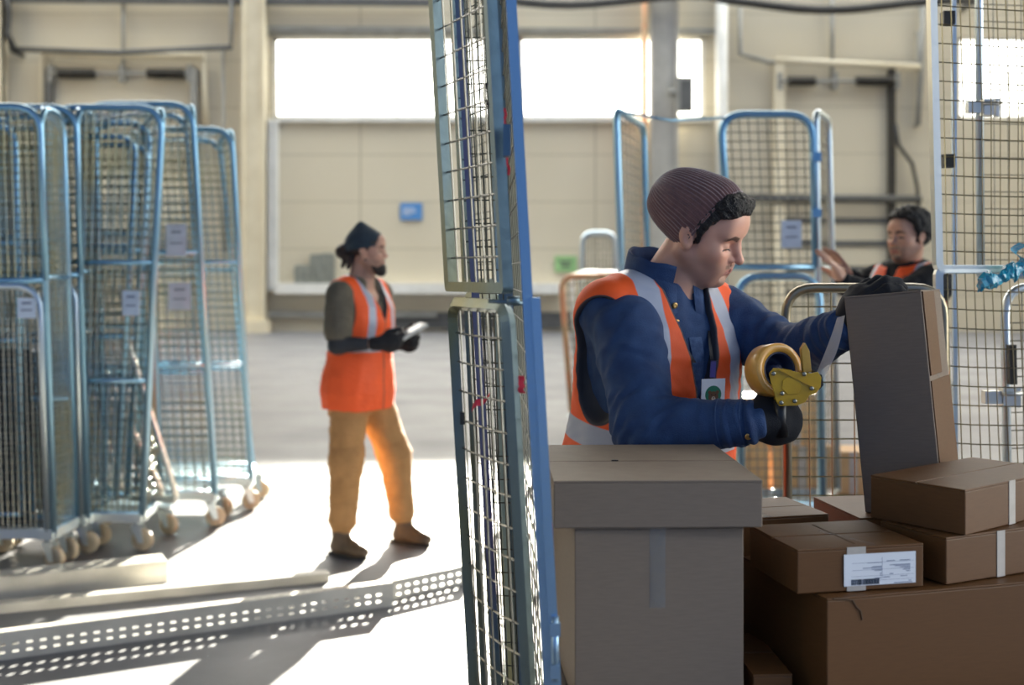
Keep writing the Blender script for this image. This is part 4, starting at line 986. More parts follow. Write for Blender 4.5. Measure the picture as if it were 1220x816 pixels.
def build_head_into(D, H, lids=.35, nose_len=1.0):
    for p, k in head_prims(H): D.add(p, k)
    for s in (-1, 1):
        D.sub(ell(H, (s*.033, .097, .006), (.019, .017, .012)), .014)           # eye socket
        D.sub(ell(H, (s*.012, .100, .012), (.006, .010, .010)), .012)
        e = H.w((s*.0325, .0745, .005))
        D.add(ell(Fr(e, *H.R), (0, 0, 0), (.0135, .0135, .0125)), .006)      # ball under the lids
    D.add(lcone(H, (0, .086, .018), (0, .1085*nose_len, -.021), .0085, .0098), .012)
    D.add(lcone(H, (0, .084, .026), (0, .094, .006), .008, .009), .012)
    D.add(ell(H, (0, .1085*nose_len, -.0245), (.0105, .0105, .0095)), .006)
    for s in (-1, 1):
        D.add(ell(H, (s*.0135, .0965, -.0285), (.0080, .0105, .0075)), .006)
        D.sub(ell(H, (s*.0075, .101, -.0365), (.0038, .0055, .004)), .003)
    D.sub(lcone(H, (0, .1005, -.042), (0, .0985, -.052), .0028, .003), .005)
    # lips
    for s in (-1, 1):
        D.add(lcone(H, (s*.004, .0955, -.0585), (s*.0215, .0845, -.0640), .0058, .0030), .005)
    D.add(lcone(H, (-.013, .0905, -.0715), (.013, .0905, -.0715), .0066, .0066), .006)
    D.sub(lcone(H, (-.024, .0880, -.0650), (.024, .0880, -.0650), .0016, .0016), .003)
    D.sub(lcone(H, (0, .1035, -.0652), (.0001, .1035, -.0652), .0075, .0075), .003)
    D.sub(lcone(H, (-.012, .0945, -.0835), (.012, .0945, -.0835), .005, .005), .012)
    for s in (-1, 1):                                                        # ears
        D.add(ell(H, (s*.0785, .002, -.004), (.0080, .0165, .027), ('X', 12)), .008)
        D.add(ell(H, (s*.0835, -.005, .005), (.0050, .0145, .0225), ('X', 12)), .006)
        D.sub(ell(H, (s*.0890, .006, .001), (.0075, .0080, .0150), ('X', 12)), .004)
        D.add(ell(H, (s*.0815, .009, -.023), (.0055, .0065, .008)), .006)
def head_colours(P, H, skin, stubble=0.0, brow=(.03, .02, .015), lip=(.42, .16, .13), shadow_beard=(.08, .06, .05), low=0.0, opn=.003):
    l = H.loc(P); x, y, z = l[:, 0], l[:, 1], l[:, 2]; ax = np.abs(x)
    C = np.tile(np.array(skin), (len(P), 1))
    def mixc(C, c, w): return C*(1-w[:, None])+np.array(c)*w[:, None]
    face = smoothstep(.055, .07, y)
    n = wnoise(l, 60, 3)
    C *= (1+.04*n)[:, None]
    red = smoothstep(.03, .0, np.sqrt((ax-.042)**2+(z+.025)**2))*face*.25+smoothstep(.022, .008, np.sqrt(x**2+(z+.024)**2+(y-.105)**2))*.35
    C = mixc(C, (skin[0]*1.0, skin[1]*.72, skin[2]*.68), np.clip(red, 0, 1))
    if stubble:
        w = smoothstep(-.030, -.060, z)*smoothstep(-.02, .01, y)*(.75+.25*n); must = smoothstep(.030, .022, ax)*smoothstep(.008, .004, np.abs(z+.049))*face
        chin = smoothstep(.03, .02, ax)*smoothstep(-.080, -.09, z)*face
        C = mixc(C, shadow_beard, np.clip(stubble*np.maximum(np.maximum(w*.55, must*.9), chin*.9), 0, 1))
    zl = np.where(z > -.065, -.0585-.0055*(ax/.0215)**1.2, -.0715); wl = smoothstep(.0078, .0050, np.abs(z-zl)*np.where(z > -.065, 1.25, .95))*smoothstep(.0245, .020, ax)*smoothstep(.078, .083, y)
    C = mixc(C, lip, wl*.9)
    C = mixc(C, (.10, .04, .03), smoothstep(.0015, .0006, np.abs(z+.0650))*smoothstep(.022, .018, ax)*smoothstep(.078, .083, y)*.55)
    zb = .0265+.006*smoothstep(.010, .036, ax)-.0070*smoothstep(.036, .052, ax)
    wb = smoothstep(.0074, .0044, np.abs(z-zb)*(1+.25*smoothstep(.03, .05, ax)))*smoothstep(.009, .014, ax)*smoothstep(.056, .048, ax)*smoothstep(.04, .055, y)
    C = mixc(C, brow, np.clip(wb*(.85+.15*wnoise(l, 300, 8)), 0, 1))
    # lash line and iris between the lids
    ex = (ax-.0340); ez = z-.0015+low; al = smoothstep(.0180, .0150, np.abs(ex))*smoothstep(.045, .055, y)
    op = opn*np.sqrt(np.clip(1-(ex/.0125)**2, 0, 1))
    C = mixc(C, (.36, .31, .28), al*smoothstep(.0006, -.0004, np.abs(ez)-op))
    C = mixc(C, (.03, .018, .012), al*smoothstep(.0050, .0040, np.abs(ex-.001))*smoothstep(.0006, -.0004, np.abs(ez)-op))
    C = mixc(C, (.02, .012, .01), al*smoothstep(.0026, .0014, np.abs(ez-op-.0008+.0012*(ex/.013)**2)))
    return np.clip(C, 0, 1)

M['skin'] = vcol_mat('skin', 'tone', .48, sss=.12)
def vest_mat(name, base): return cloth_zones(name, base, [('stripe', lin(172, 176, 190), .32), ('piping', lin(62, 60, 64), .7)], bump=.15, bscale=320, rough=.62, var=.05)
M['vest'] = vest_mat('orange_hi_vis_cloth', (.94, .108, .014))
M['denim'] = mat('dark_blue_denim', lin(40, 70, 112), .8, 0, lin(28, 54, 94), nscale=26, bump=.35, bscale=420, contrast=(.3, .7))
M['denim_light'] = mat('faded_denim_seam', lin(66, 92, 132), .8, 0, lin(46, 70, 110), nscale=60, bump=.3, bscale=420)
M['glove'] = mat('black_knit_glove', lin(28, 28, 32), .85, 0, lin(20, 20, 24), nscale=40, bump=.3, bscale=500)
M['khaki'] = mat('tan_work_cotton', lin(186, 138, 86), .85, 0, lin(170, 125, 76), nscale=10, bump=.3, bscale=300)
M['olive'] = mat('olive_grey_tee', lin(104, 96, 80), .85, 0, lin(90, 83, 70), nscale=12, bump=.2, bscale=300)
M['charcoal'] = mat('charcoal_jersey', lin(50, 52, 56), .85, 0, lin(42, 44, 48), nscale=12, bump=.2, bscale=300)
M['blackcloth'] = mat('black_sweat_cloth', lin(26, 27, 30), .85, 0, lin(20, 21, 24), nscale=12, bump=.2, bscale=300)
M['boot'] = mat('brown_boot_leather', lin(104, 82, 58), .55, 0, lin(82, 64, 44), nscale=14, bump=.25, bscale=90)
M['sole'] = mat('dark_boot_sole', lin(46, 42, 38), .7)
M['maroon_knit'] = mat('maroon_knit', lin(122, 82, 78), .9, 0, lin(106, 70, 68), nscale=60, bump=.3, bscale=500, sheen=.9)
M['navy_knit'] = mat('dark_navy_knit', lin(40, 56, 68), .9, 0, lin(34, 48, 60), nscale=60, bump=.3, bscale=300, sheen=.2)
M['hair'] = mat('black_hair', lin(30, 25, 23), .5, 0, lin(18, 15, 14), nscale=120, bump=.6, bscale=300)
M['hair_brown'] = mat('dark_brown_hair', lin(58, 40, 30), .5, 0, lin(34, 24, 20), nscale=90, bump=.6, bscale=250)
M['lanyard'] = mat('black_lanyard', lin(26, 28, 36), .6)
M['brass_button'] = mat('brass_button', lin(196, 160, 100), .35, .8)

def limb(F, pts, rs, infl=0, k=.02):
    for i in range(len(pts)-1): F.add(cone(pts[i], pts[i+1], rs[i], rs[i+1]), k, infl)
def person(S):
    """one worker: S gives frames, joints and clothes"""
    T, H = S['T'], S['H']; rt = T.w((.185, S.get('shy', 0), .445)); lt = T.w((-.185, S.get('shy', 0), .445))
    if 'rsh' in S: rt = np.array(S['rsh'])
    if 'lsh' in S: lt = np.array(S['lsh'])
    re, rw, le, lw = [np.array(S[k]) for k in ('re', 'rw', 'le', 'lw')]
    hipR, hipL = T.w((.085, 0, -.06)), T.w((-.085, 0, -.06)); kR, kL, aR, aL = [np.array(S[k]) for k in ('kR', 'kL', 'aR', 'aL')]
    nb = T.w((0, -.022, .50)); hc = H.w((0, -.018, -.045)); h = S['h']
    trap = [cone(T.w((0, -.02, .485)), T.w((s*.15, -.01, .455)), .058, .056) for s in (-1, 1)]
    tor = torso(T, BASE_TAB)
    arms = [(rt, re, rw), (lt, le, lw)]
    footd = S['foot']; zf = .09
    # ----- body (skin), one continuous surface
    allp = [tor, cone(hipR, aR, .1, .1), cone(hipL, aL, .1, .1), ell(H, (0, 0, 0), (.14, .14, .14))]+[cone(a, b, .06, .06) for A in arms for a, b in zip(A[:-1], A[1:])]+[cone(S['rw'], np.array(S['rw'])+np.array(Vector(S['rh'][0]).normalized())*.2, .05, .05), cone(S['lw'], np.array(S['lw'])+np.array(Vector(S['lh'][0]).normalized())*.2, .05, .05), cone(aR, aR+np.array([*footd[0], -.09])*np.array([.2, .2, 1]), .06, .06), cone(aL, aL+np.array([*footd[1], -.09])*np.array([.2, .2, 1]), .06, .06)]
    lo, hi = bbox_of(allp, .02)
    fl = H.w((0, .01, -.03)); F = Fld(lo, hi, h*1.35, (fl-.15, fl+.15, S['hh']))
    F.add(tor, 0)
    for t in trap: F.add(t, .04)
    F.add(cone(nb, hc, .058, .054), .03); F.add(cone(T.w((0, .02, .47)), H.w((0, .02, -.07)), .045, .04), .03)
    for a, b, c in arms: limb(F, (a, b, c), (.050, .040, .028), -.004, .03)
    for hp, k_, a_ in ((hipR, kR, aR), (hipL, kL, aL)): limb(F, (hp, k_, a_), (.082, .056, .038), 0, .04)
    for a_, d in ((aR, footd[0]), (aL, footd[1])):
        d = np.array([d[0], d[1], 0.0]); F.add(cone(a_+np.array([0, 0, -.03])-d*.03, a_+d*.12+np.array([0, 0, -.055]), .034, .028), .03)
    for hh_, gl in ((S['rh'], S['rglove']), (S['lh'], S['lglove'])):
        for p, k_ in hand_prims(*hh_[1:2], hh_[0], *hh_[2:5], **hh_[5]): F.add(p, k_, -.003 if gl else 0)
    build_head_into(F, H, nose_len=S.get('nose', 1.0))
    P, Q = F.mesh(1); del F
    l = H.loc(P); tone = head_colours(P, H, S['skin'], S.get('stubble', 0), S.get('brow', (.03, .02, .015)), lip=S.get('lip', (.42, .16, .13)), low=S.get('low', 0), opn=S.get('opn', .003))
    far = (np.abs(l).max(1) > .16); tone[far] = np.array(S['skin'])
    body = np_obj('person', P, Q, M['skin'], None, cols={'tone': tone})
    tag(body, S['label'], 'person')
    # ----- trousers
    tp = [torso(T, BASE_TAB[:4]), cone(hipR, aR, .12, .12), cone(hipL, aL, .12, .12)]
    cuff = np.array([0, 0, S.get('cuffup', .0)])
    lo, hi = bbox_of(tp, .06); F = Fld(lo, hi, h*1.25)
    F.add(torso(T, [q for q in BASE_TAB if q[0] <= .05]), 0, .014)
    bag = S.get('bag', .02)
    for hp, k_, a_ in ((hipR, kR, aR), (hipL, kL, aL)):
        cu = a_+(k_-a_)*.22
        F.add(cone(hp, k_, .082+bag*.9, .060+bag), .05); F.add(cone(k_, cu, .060+bag, .046+bag*.9), .04); F.add(cone(cu, a_+(k_-a_)*.02+cuff, .048+bag*.7, .043+bag*.35), .02)
    P, Q = F.mesh(2); n = normals(P, Q)
    w = wnoise(P*np.array([1, 1, 1.8]), 22, 4)*.006+wnoise(P*np.array([.6, .6, 2.6]), 40, 5)*.0035
    np_obj('trousers', P+n*w[:, None], Q, M[S['trouser']], body)
    # ----- boots
    for a_, d in ((aR, footd[0]), (aL, footd[1])):
        d = np.array([d[0], d[1], 0.0]); d /= np.linalg.norm(d); sd = np.array([-d[1], d[0], 0]); up = np.array([0, 0, 1.0])
        g = np.array([a_[0], a_[1], a_[2]-.09]); B = Fr(g, -sd, d, up)
        pr = [lcone(B, (0, -.005, .13), (0, .0, .06), .050, .050), ell(B, (0, -.02, .045), (.042, .055, .045)), ell(B, (0, .06, .042), (.045, .095, .042)), ell(B, (0, .125, .036), (.046, .055, .036)), lcone(B, (0, .01, .09), (0, .075, .06), .042, .036)]
        lo, hi = bbox_of(pr, .02); F = Fld(lo, hi, max(.0045, h*.8))
        for p in pr: F.add(p, .025)
        o_ = B.o.astype(np.float32); F.cut(lambda X, Y, Z: (o_[2]+np.float32(.016))-Z+0*X+0*Y)
        P, Q = F.mesh(1); bo = np_obj('boot', P, Q, M[S.get('bootm', 'boot')], body)
        out = [( .043*math.cos(t), .04+.135*math.sin(t)) for t in [i*PI/12 for i in range(24)]]
        sl = MB(); sl.prism([B.w((x, y, 0)) for x, y in out], (0, 0, .02)); sl.build('sole', M['sole'], bo)
    # ----- upper garment
    sl_tab = [q for q in BASE_TAB if q[0] >= -.13]
    sl = S['top']            # dict: infl, sleeve radii, to, mat
    tp = [tor]+[cone(a, b, .1, .1) for A in arms for a, b in zip(A[:-1], A[1:])]
    lo, hi = bbox_of(tp, .05); F = Fld(lo, hi, h)
    F.add(torso(T, BASE_TAB[1:]), 0, sl['infl'])
    for t in trap: F.add(t, .04, sl['infl'])
    sr = sl['r']
    for a, b, c in arms:
        if sl['sleeve'] == 'long':
            e = c+(b-c)*.03; F.add(cone(a, b, sr[0], sr[1]), .035); F.add(cone(b, e, sr[1]*.97, sr[2]), .014)
            F.add(cone(a+(b-a)*.05, a+(b-a)*.3, sr[0]*1.04, sr[0]), .02)
        else: F.add(cone(a, a+(b-a)*.72, sr[0], sr[0]*1.02), .03)
    F.sub(cone(T.w((0, -.01, .48)), hc+(hc-nb)*.6, .062, .068), .01)
    if sl.get('vneck'): F.sub(ell(T, (0, .10, .47), (.05, .08, .06)), .01)
    P, Q = F.mesh(2); n = normals(P, Q); amp = sl.get('wr', .004)
    w = wnoise(P, 30, 6)*amp
    for a, b, c in arms:                        # rings of folds at the elbow and shoulder
        dd = np.linalg.norm(P-b, axis=1); t = ((P-b) @ ((c-a)/np.linalg.norm(c-a)))
        w += np.exp(-(dd/.085)**2)*np.sin(t*190+wnoise(P, 18, 2)*3)*amp*.9
        t2 = (P-c) @ ((c-b)/np.linalg.norm(c-b)); w += np.exp(-(np.linalg.norm(P-c, axis=1)/.08)**2)*np.sin(t2*260+wnoise(P, 20, 9)*2)*amp*.6
        t3 = (P-a) @ ((b-a)/np.linalg.norm(b-a)); w += np.exp(-((np.linalg.norm(P-(a+b)/2, axis=1))/.10)**2)*np.sin(t3*100+wnoise(P, 16, 12)*4)*amp*.6
    top = np_obj(sl['name'], P+n*w[:, None], Q, M[sl['mat']], body)
    if sl.get('under'):                         # tight long sleeves of a shirt worn beneath
        for a, b, c in arms:
            lo, hi = bbox_of([cone(a, b, .07, .07), cone(b, c, .07, .07)], .03); F = Fld(lo, hi, h)
            F.add(cone(a+(b-a)*.4, b, .050, .047), .02); F.add(cone(b, c+(b-c)*sl.get('cuff', .2), .047, .034), .025)
            P, Q = F.mesh(2); n = normals(P, Q); w = wnoise(P, 40, 3)*.003
            np_obj('undershirt_sleeve', P+n*w[:, None], Q, M[sl['under']], body)
    # ----- hi-vis vest
    V = S['vest']; vt = [(z, a, b, c) for z, a, b, c in tab_infl(BASE_TAB, lambda z: V['i0']+(V['i1']-V['i0'])*min(1, max(0, (.40-z)/.45))) if z >= V['hem']-.0]
    vt = [(V['hem'], vt[0][1]+.004, vt[0][2]+.004, vt[0][3])]+[q for q in vt if q[0] > V['hem']+.01]
    lo, hi = bbox_of([torso(T, vt)]+trap, .05); F = Fld(lo, hi, h)
    F.add(torso(T, vt), 0)
    for t in trap: F.add(t, .04, min(V['i0'], .024)+.004)
    hole = []
    for s, sh, a_ in ((1, rt, arms[0]), (-1, lt, arms[1])):
        sh_l = T.loc(np.array([sh]))[0]
        hole.append(ell(T, (s*.215, sh_l[1]*.6+.004, .352), (V.get('hx', .085), .096, .150)))
    nk = cone(T.w((0, -.012, .46)), T.w((0, -.02, .60)), .074, .080)
    def vfun(X, Y, Z):
        x, y, z = T.L(X, Y, Z); half = np.maximum((z-V['v0'])*V['vs'], 0)+V.get('gap', -.01)-.02*0
        return np.maximum(np.abs(x-V.get('vx', 0))-half, -y+.0)*.9
    for q in hole: F.sub(q, .006)
    F.sub(nk, .006)
    gw = np.array(F.D.shape); X = F.ax[0][:, None, None]; Y = F.ax[1][None, :, None]; Z = F.ax[2][None, None, :]
    F.D = np.maximum(F.D, -vfun(X, Y, Z)).astype(np.float32)
    P, Q = F.mesh(1); n = normals(P, Q); lp = T.loc(P)
    pip = np.minimum.reduce([np.abs(q[0](P[:, 0].astype(np.float32), P[:, 1].astype(np.float32), P[:, 2].astype(np.float32))) for q in hole]+[np.abs(nk[0](P[:, 0].astype(np.float32), P[:, 1].astype(np.float32), P[:, 2].astype(np.float32))), np.abs(vfun(P[:, 0].astype(np.float32), P[:, 1].astype(np.float32), P[:, 2].astype(np.float32)))])-V.get('pw', .007)
    pip = np.where(n[:, 2] > 2, 1, pip)
    ax = np.abs(lp[:, 0]-0.0); vs = np.abs(ax-V.get('sx', .098)-V.get('ssl', 0)*(lp[:, 2]-.3))-V.get('sw', .025)
    hb = np.abs(lp[:, 2]-V.get('bz', .13))-.026
    hb = np.where(np.abs(lp[:, 0]) < .02, 1, hb)
    st = np.minimum(vs if V.get('vert', True) else np.ones_like(vs), hb if V.get('band', True) else np.ones_like(hb))
    st = np.where(vs < 0, np.where(lp[:, 2] < V.get('bz', .13)-.026, .01, st), st)
    w = wnoise(P*np.array([1, 1, .55]), 17, 11)*.006+wnoise(P, 34, 12)*.0025
    w *= smoothstep(.5, .3, lp[:, 2])*.8+.2
    np_obj('vest', P+n*w[:, None], Q, M['vest'], body, attrs={'stripe': st, 'piping': pip})
    # ----- gloves
    for key, gl, w_, e_ in (('rh', S['rglove'], rw, re), ('lh', S['lglove'], lw, le)):
        if not gl: continue
        hh_ = S[key]; pr = hand_prims(hh_[1], hh_[0], *hh_[2:5], **hh_[5])
        lo, hi = bbox_of([p for p, k_ in pr], .05); F = Fld(lo, hi, S.get('gh', .0022))
        for p, k_ in pr: F.add(p, k_, .0012)
        F.add(cone(w_+(e_-w_)*.12, w_, .037, .032), .02)
        P, Q = F.mesh(1); np_obj('glove', P, Q, M['glove'], body)
    return body, T, H, arms

def rib_hat(name, H, c, axis_back, prof, nrib, amp, m, parent, seg=288, off=(0, 0), brim=.022, sq=1.16):
    """knit hat: profile (height along axis, radius across) turned about an axis leaning back by axis_back degrees"""
    a = R(axis_back); ax = np.array([0, -math.sin(a), math.cos(a)]); e2 = np.array([0, math.cos(a), math.sin(a)]); e1 = np.array([1.0, 0, 0]); rows = []
    hs = np.array([p[0] for p in prof]); rs = np.array([p[1] for p in prof]); ofs = np.array([p[2] if len(p) > 2 else 0 for p in prof])
    ts = np.linspace(0, 1, 46); tt = np.interp(ts, np.linspace(0, 1, len(hs)), np.arange(len(hs)))
    def cr(v):  # smooth interpolation
        i = np.clip(tt.astype(int), 0, len(v)-2); f = tt-i; f = f
        p0 = v[np.maximum(i-1, 0)]; p1 = v[i]; p2 = v[i+1]; p3 = v[np.minimum(i+2, len(v)-1)]
        return .5*(2*p1+(p2-p0)*f+(2*p0-5*p1+4*p2-p3)*f*f+(3*p1-p0-3*p2+p3)*f**3)
    hh, rr, oo = cr(hs), np.maximum(cr(rs), .001), cr(ofs)
    for k in range(len(ts)):
        row = []
        for j in range(seg):
            th = 2*PI*j/seg; r = rr[k]+amp*(.5+.5*math.cos(nrib*th))*min(1, rr[k]/.05)
            p = np.array(c)+ax*hh[k]+e1*math.cos(th)*r*(1.0)+e2*(math.sin(th)*r*sq+oo[k])
            row.append(Vector(H.w(p)))
        rows.append(row)
    mb = MB().grid(rows, closed=True)
    # turned-in lip of the brim
    inner = [[Vector(H.w(H.loc(np.array([p]))[0]*np.array([.96, .96, 1])+np.array(c)*.0)) for p in [np.array(q) for q in rows[0]]], rows[0]]
    mb.tube([Vector(p) for p in rows[0]][::3], .0032, 8, closed=True)
    return mb.build(name, m, parent)
def hair_cap(name, H, line, infl, m, parent, h=.003, extra=(), amp=.004, sideburn=.0, freq=90, holes=True, plane=None):
    """hair: the skull swollen by infl, kept above a hairline given as (forward y, height z)"""
    pr = [ell(H, (0, -.012, .048), (.0765, .096, .080)), ell(H, (0, .030, .015), (.066, .062, .080))]
    lo, hi = bbox_of(pr+list(extra), .05); F = Fld(lo, hi, h)
    F.add(pr[0], 0, infl); F.add(pr[1], .03, infl*.35)
    ly = np.array([q[0] for q in line], np.float32); lz = np.array([q[1] for q in line], np.float32)
    def below(X, Y, Z):
        x, y, z = H.L(X, Y, Z); zl = np.interp(y.ravel(), ly, lz).reshape(y.shape).astype(np.float32); return (zl-z)*.8
    F.cut(below, .006)
    for e in extra: F.add(e, .02)
    if plane:
        c_, a_ = plane; an = np.array([0, -math.sin(R(a_)), math.cos(R(a_))])
        def pf(X, Y, Z):
            x, y, z = H.L(X, Y, Z); return (y-np.float32(c_[1]))*np.float32(an[1])+(z-np.float32(c_[2]))*np.float32(an[2])+0*x
        F.cut(pf, .004)
    if holes:
        for s in (-1, 1): F.sub(ell(H, (s*.086, .002, -.002), (.024, .022, .032)), .004)
    P, Q = F.mesh(1); n = normals(P, Q); w = wnoise(P, freq, 21)*amp+wnoise(P, freq*2.3, 22)*amp*.5
    return np_obj(name, P+n*w[:, None], Q, m, parent)
def v3(u, v, Y): return np.array(at(u, v, Y))

# ------------------------------------------------------------------ the worker with the tape gun
TB = frame((.325, 2.90, .955), 32, 9, 0)
hB = v3(835, 277.5, 2.81)
HB = frame(hB, 60, 25, 9); HB.sq = .88
rwB = v3(893, 503, 2.475); lwB = v3(1004, 392, 2.60)
B = dict(T=TB, H=HB, h=.0042, hh=.0019, gh=.0022, skin=(.78, .41, .28), stubble=.6, lip=(.62, .25, .20), nose=1.045,
         label='person in a maroon ribbed beanie and orange vest over a denim jacket, taping a carton',
         rsh=v3(748, 392, 2.71), re=v3(768, 510, 2.565), rw=rwB, le=v3(938, 424, 2.80), lw=lwB, low=.0035, opn=.0008,
         kR=(.27, 2.93, .50), kL=(.43, 3.02, .50), aR=(.25, 3.0, .09), aL=(.44, 3.08, .09), foot=((.55, -.83), (.75, -.66)),
         rh=((1, .05, .06), tuple(rwB), (0, 0, 1), (.1, 1, 0), ((82, 92, 48), (84, 94, 50), (86, 94, 50), (88, 94, 50)), dict(s=1.05, fat=1.14, spread=.03, thumb_dir=(.55, .75, .35), thumb_end=(.8, .25, .5))),
         lh=((.42, -.28, .86), tuple(lwB+np.array([0, .0, .0])), (.3, -.9, -.3), (.9, .2, -.4), ((28, 45, 30), (30, 48, 30), (34, 48, 30), (40, 48, 30)), dict(s=1.03, fat=1.14, spread=.10)),
         rglove=True, lglove=True, trouser='charcoal', bootm='boot', bag=.018,
         top=dict(name='denim_jacket', infl=.016, r=(.074, .072, .047), sleeve='long', mat='denim', wr=.006),
         vest=dict(i0=.040, i1=.088, hem=-.13, v0=.205, vs=.20, gap=.003, sx=.122, ssl=-.10, sw=.026, bz=.172, pw=.0055, vx=-.005))
body, T, H, arms = person(B)
# hair and beanie
hair_cap('hair', HB, [(-.12, -.06), (-.05, -.058), (-.02, -.045), (.000, -.010), (.018, -.018), (.030, -.002), (.042, .045), (.060, .075), (.085, .088), (.11, .10)], .012, M['hair'], body, h=.0028, amp=.0045,
         extra=[ell(HB, (0, .066, .104), (.054, .030, .024)), ell(HB, (.040, .05, .092), (.030, .030, .024))], plane=((0, .014, .037), 71))
rib_hat('beanie', HB, (0, .010, .037), 71, [(-.010, .0825, 0), (0, .0850), (.02, .0868, -.001), (.045, .0835, -.003), (.075, .0775, -.008), (.10, .0705, -.012), (.125, .060, -.016), (.143, .047, -.018), (.155, .031, -.018), (.162, .014, -.017), (.164, .001, -.017)], 62, .0030, M['maroon_knit'], body, sq=1.19)
# collar of the jacket, standing round the neck
nbx = T.w((0, -.018, .485)); up = (HB.w((0, -.02, -.05))-nbx); up /= np.linalg.norm(up)
rows_o, rows_i = [], []
ring = []
for j in range(41):
    th = R(112)+R(316)*j/40.0      # open at the front
    ring.append(th)
CF = Fr(nbx, T.R[0], T.R[1], T.R[2])
prof_o = [(.094, -.03), (.088, .04), (.083, .100), (.081, .112), (.075, .108), (.073, .05), (.074, -.01)]
rows = []
for r_, z_ in prof_o:
    row = []
    for th in ring:
        back = .5-.5*math.sin(th); zz = z_*(.84+.20*back)+.003*math.sin(th*9)*.6
        row.append(Vector(CF.w((r_*1.06*math.cos(th), r_*1.02*math.sin(th)-.004+.014*zz/.06*(1-back), zz))))
    rows.append(row)
col = MB().grid(rows).build('collar', M['denim'], body)
# collar points folded at the front, with brass buttons, shirt placket
for s in (-1, 1):
    a0, a1, a2, a3 = [(s*.024, .092, .048), (s*.070, .066, .062), (s*.066, .104, -.020), (s*.032, .114, -.046)]
    g = MB(); n_ = 6; rows = []
    for i in range(n_):
        r0 = [np.array(a0)*(1-i/(n_-1))+np.array(a3)*(i/(n_-1)), np.array(a1)*(1-i/(n_-1))+np.array(a2)*(i/(n_-1))]
        rows.append([Vector(CF.w(r0[0]*(1-k/5)+r0[1]*k/5+np.array([0, .008*math.sin(PI*k/5), 0]))) for k in range(6)])
    rows2 = [[p-Vector(T.R[1])*.006 for p in r] for r in rows]
    g.grid(rows); g.grid(rows2); g.build('collar_point', M['denim'], body)
def on_front(x, z, out): return Vector(T.w((x, out, z)))
def button(p, nrm, r=.0085, nm='button', m='brass_button'): MB().disc_stack(p, nrm, [(0, r), (.0025, r), (.004, r*.8), (.0035, r*.35), (.003, .0005)], 16).build(nm, M[m], body)
fwd = Vector(T.R[1])
button(Vector(CF.w((.040, .108, .004))), fwd, .0075); button(Vector(CF.w((.037, .118, -.034))), fwd, .0075)
button(Vector(CF.w((-.046, .100, -.02))), fwd, .006)
# placket of the jacket between the vest fronts, and lanyard with badge
pl = MB()
zz_ = np.linspace(.42, .12, 9)
def chest_y(z): return float(np.interp(z, [q[0] for q in BASE_TAB], [q[2]+q[3] for q in BASE_TAB]))+.016
pl.grid([[Vector(T.w((x, chest_y(z)+.006-abs(x)*.1, z))) for x in (-.022, -.010, .004, .016)] for z in zz_]); pl.build('placket', M['denim_light'], body)
ly = MB()
bc_ = v3(849, 473, 2.66); bl_ = T.loc(np.array([bc_]))[0]
BAD = (bl_[0], bl_[2]+.085)                           # where the lanyard meets the badge clip: x, z
def lan(s):
    pts = [(s*.074, -.01, .505), (s*.070, .055, .485), (s*.050, .118, .43), (s*.026+.2*BAD[0], chest_y(.36)+.030, .37), (BAD[0]+s*.004, bl_[1], BAD[1])]
    out = []
    for a, b in zip(pts[:-1], pts[1:]):
        for i in range(4): out.append(tuple(np.array(a)*(1-i/4)+np.array(b)*i/4))
    return out+[pts[-1]]
for s in (-1, 1):
    pts = lan(s); ly.grid([[Vector(T.w((p[0]-.006*s*0-.005, p[1], p[2]))), Vector(T.w((p[0]+.005, p[1]+.001, p[2])))] for p in pts])
ly.build('lanyard', M['lanyard'], body)
BF = frame(bc_, 20, 4, 0)
MB().bar(BF.w((0, -.004, .045)), BF.w((0, -.002, .082)), .012, .006).build('badge_clip', mat('violet_clip', lin(92, 84, 150), .4), body)
bd = MB().prism([BF.w(p) for p in ((-.030, 0, -.042), (.030, 0, -.042), (.030, 0, .042), (-.030, 0, .042))], BF.d((0, .002, 0))).build('badge', mat('white_card', lin(232, 232, 236), .35), body)
MB().disc_stack(BF.w((0, .0022, .006)), BF.d((0, 1, 0)), [(0, .0205), (.0006, .0205)], 32, smooth=False).build('green_circle', mat('green_print', lin(40, 122, 92), .5), bd)
em = MB()
em.disc_stack(BF.w((0, .003, .001)), BF.d((0, 1, 0)), [(0, .0125), (.0005, .0125)], 24, smooth=False)
for s in (-1, 1): em.disc_stack(BF.w((s*.0098, .003, .0115)), BF.d((0, 1, 0)), [(0, .0042), (.0005, .0042)], 16, smooth=False)
em.build('brown_emblem', mat('brown_print', lin(110, 74, 52), .5), bd)
e2 = MB(); e2.disc_stack(BF.w((0, .0036, -.003)), BF.d((0, 1, 0)), [(0, .005), (.0004, .005)], 16, smooth=False); e2.build('pale_muzzle', mat('pale_print', lin(206, 186, 168), .5), bd)
e3 = MB()
for x_, z_, r_ in ((-.005, .006, .0014), (.005, .006, .0014), (0, -.001, .0016)): e3.disc_stack(BF.w((x_, .0041, z_)), BF.d((0, 1, 0)), [(0, r_), (.0003, r_)], 10, smooth=False)
e3.build('dark_dots', M['black'], bd)
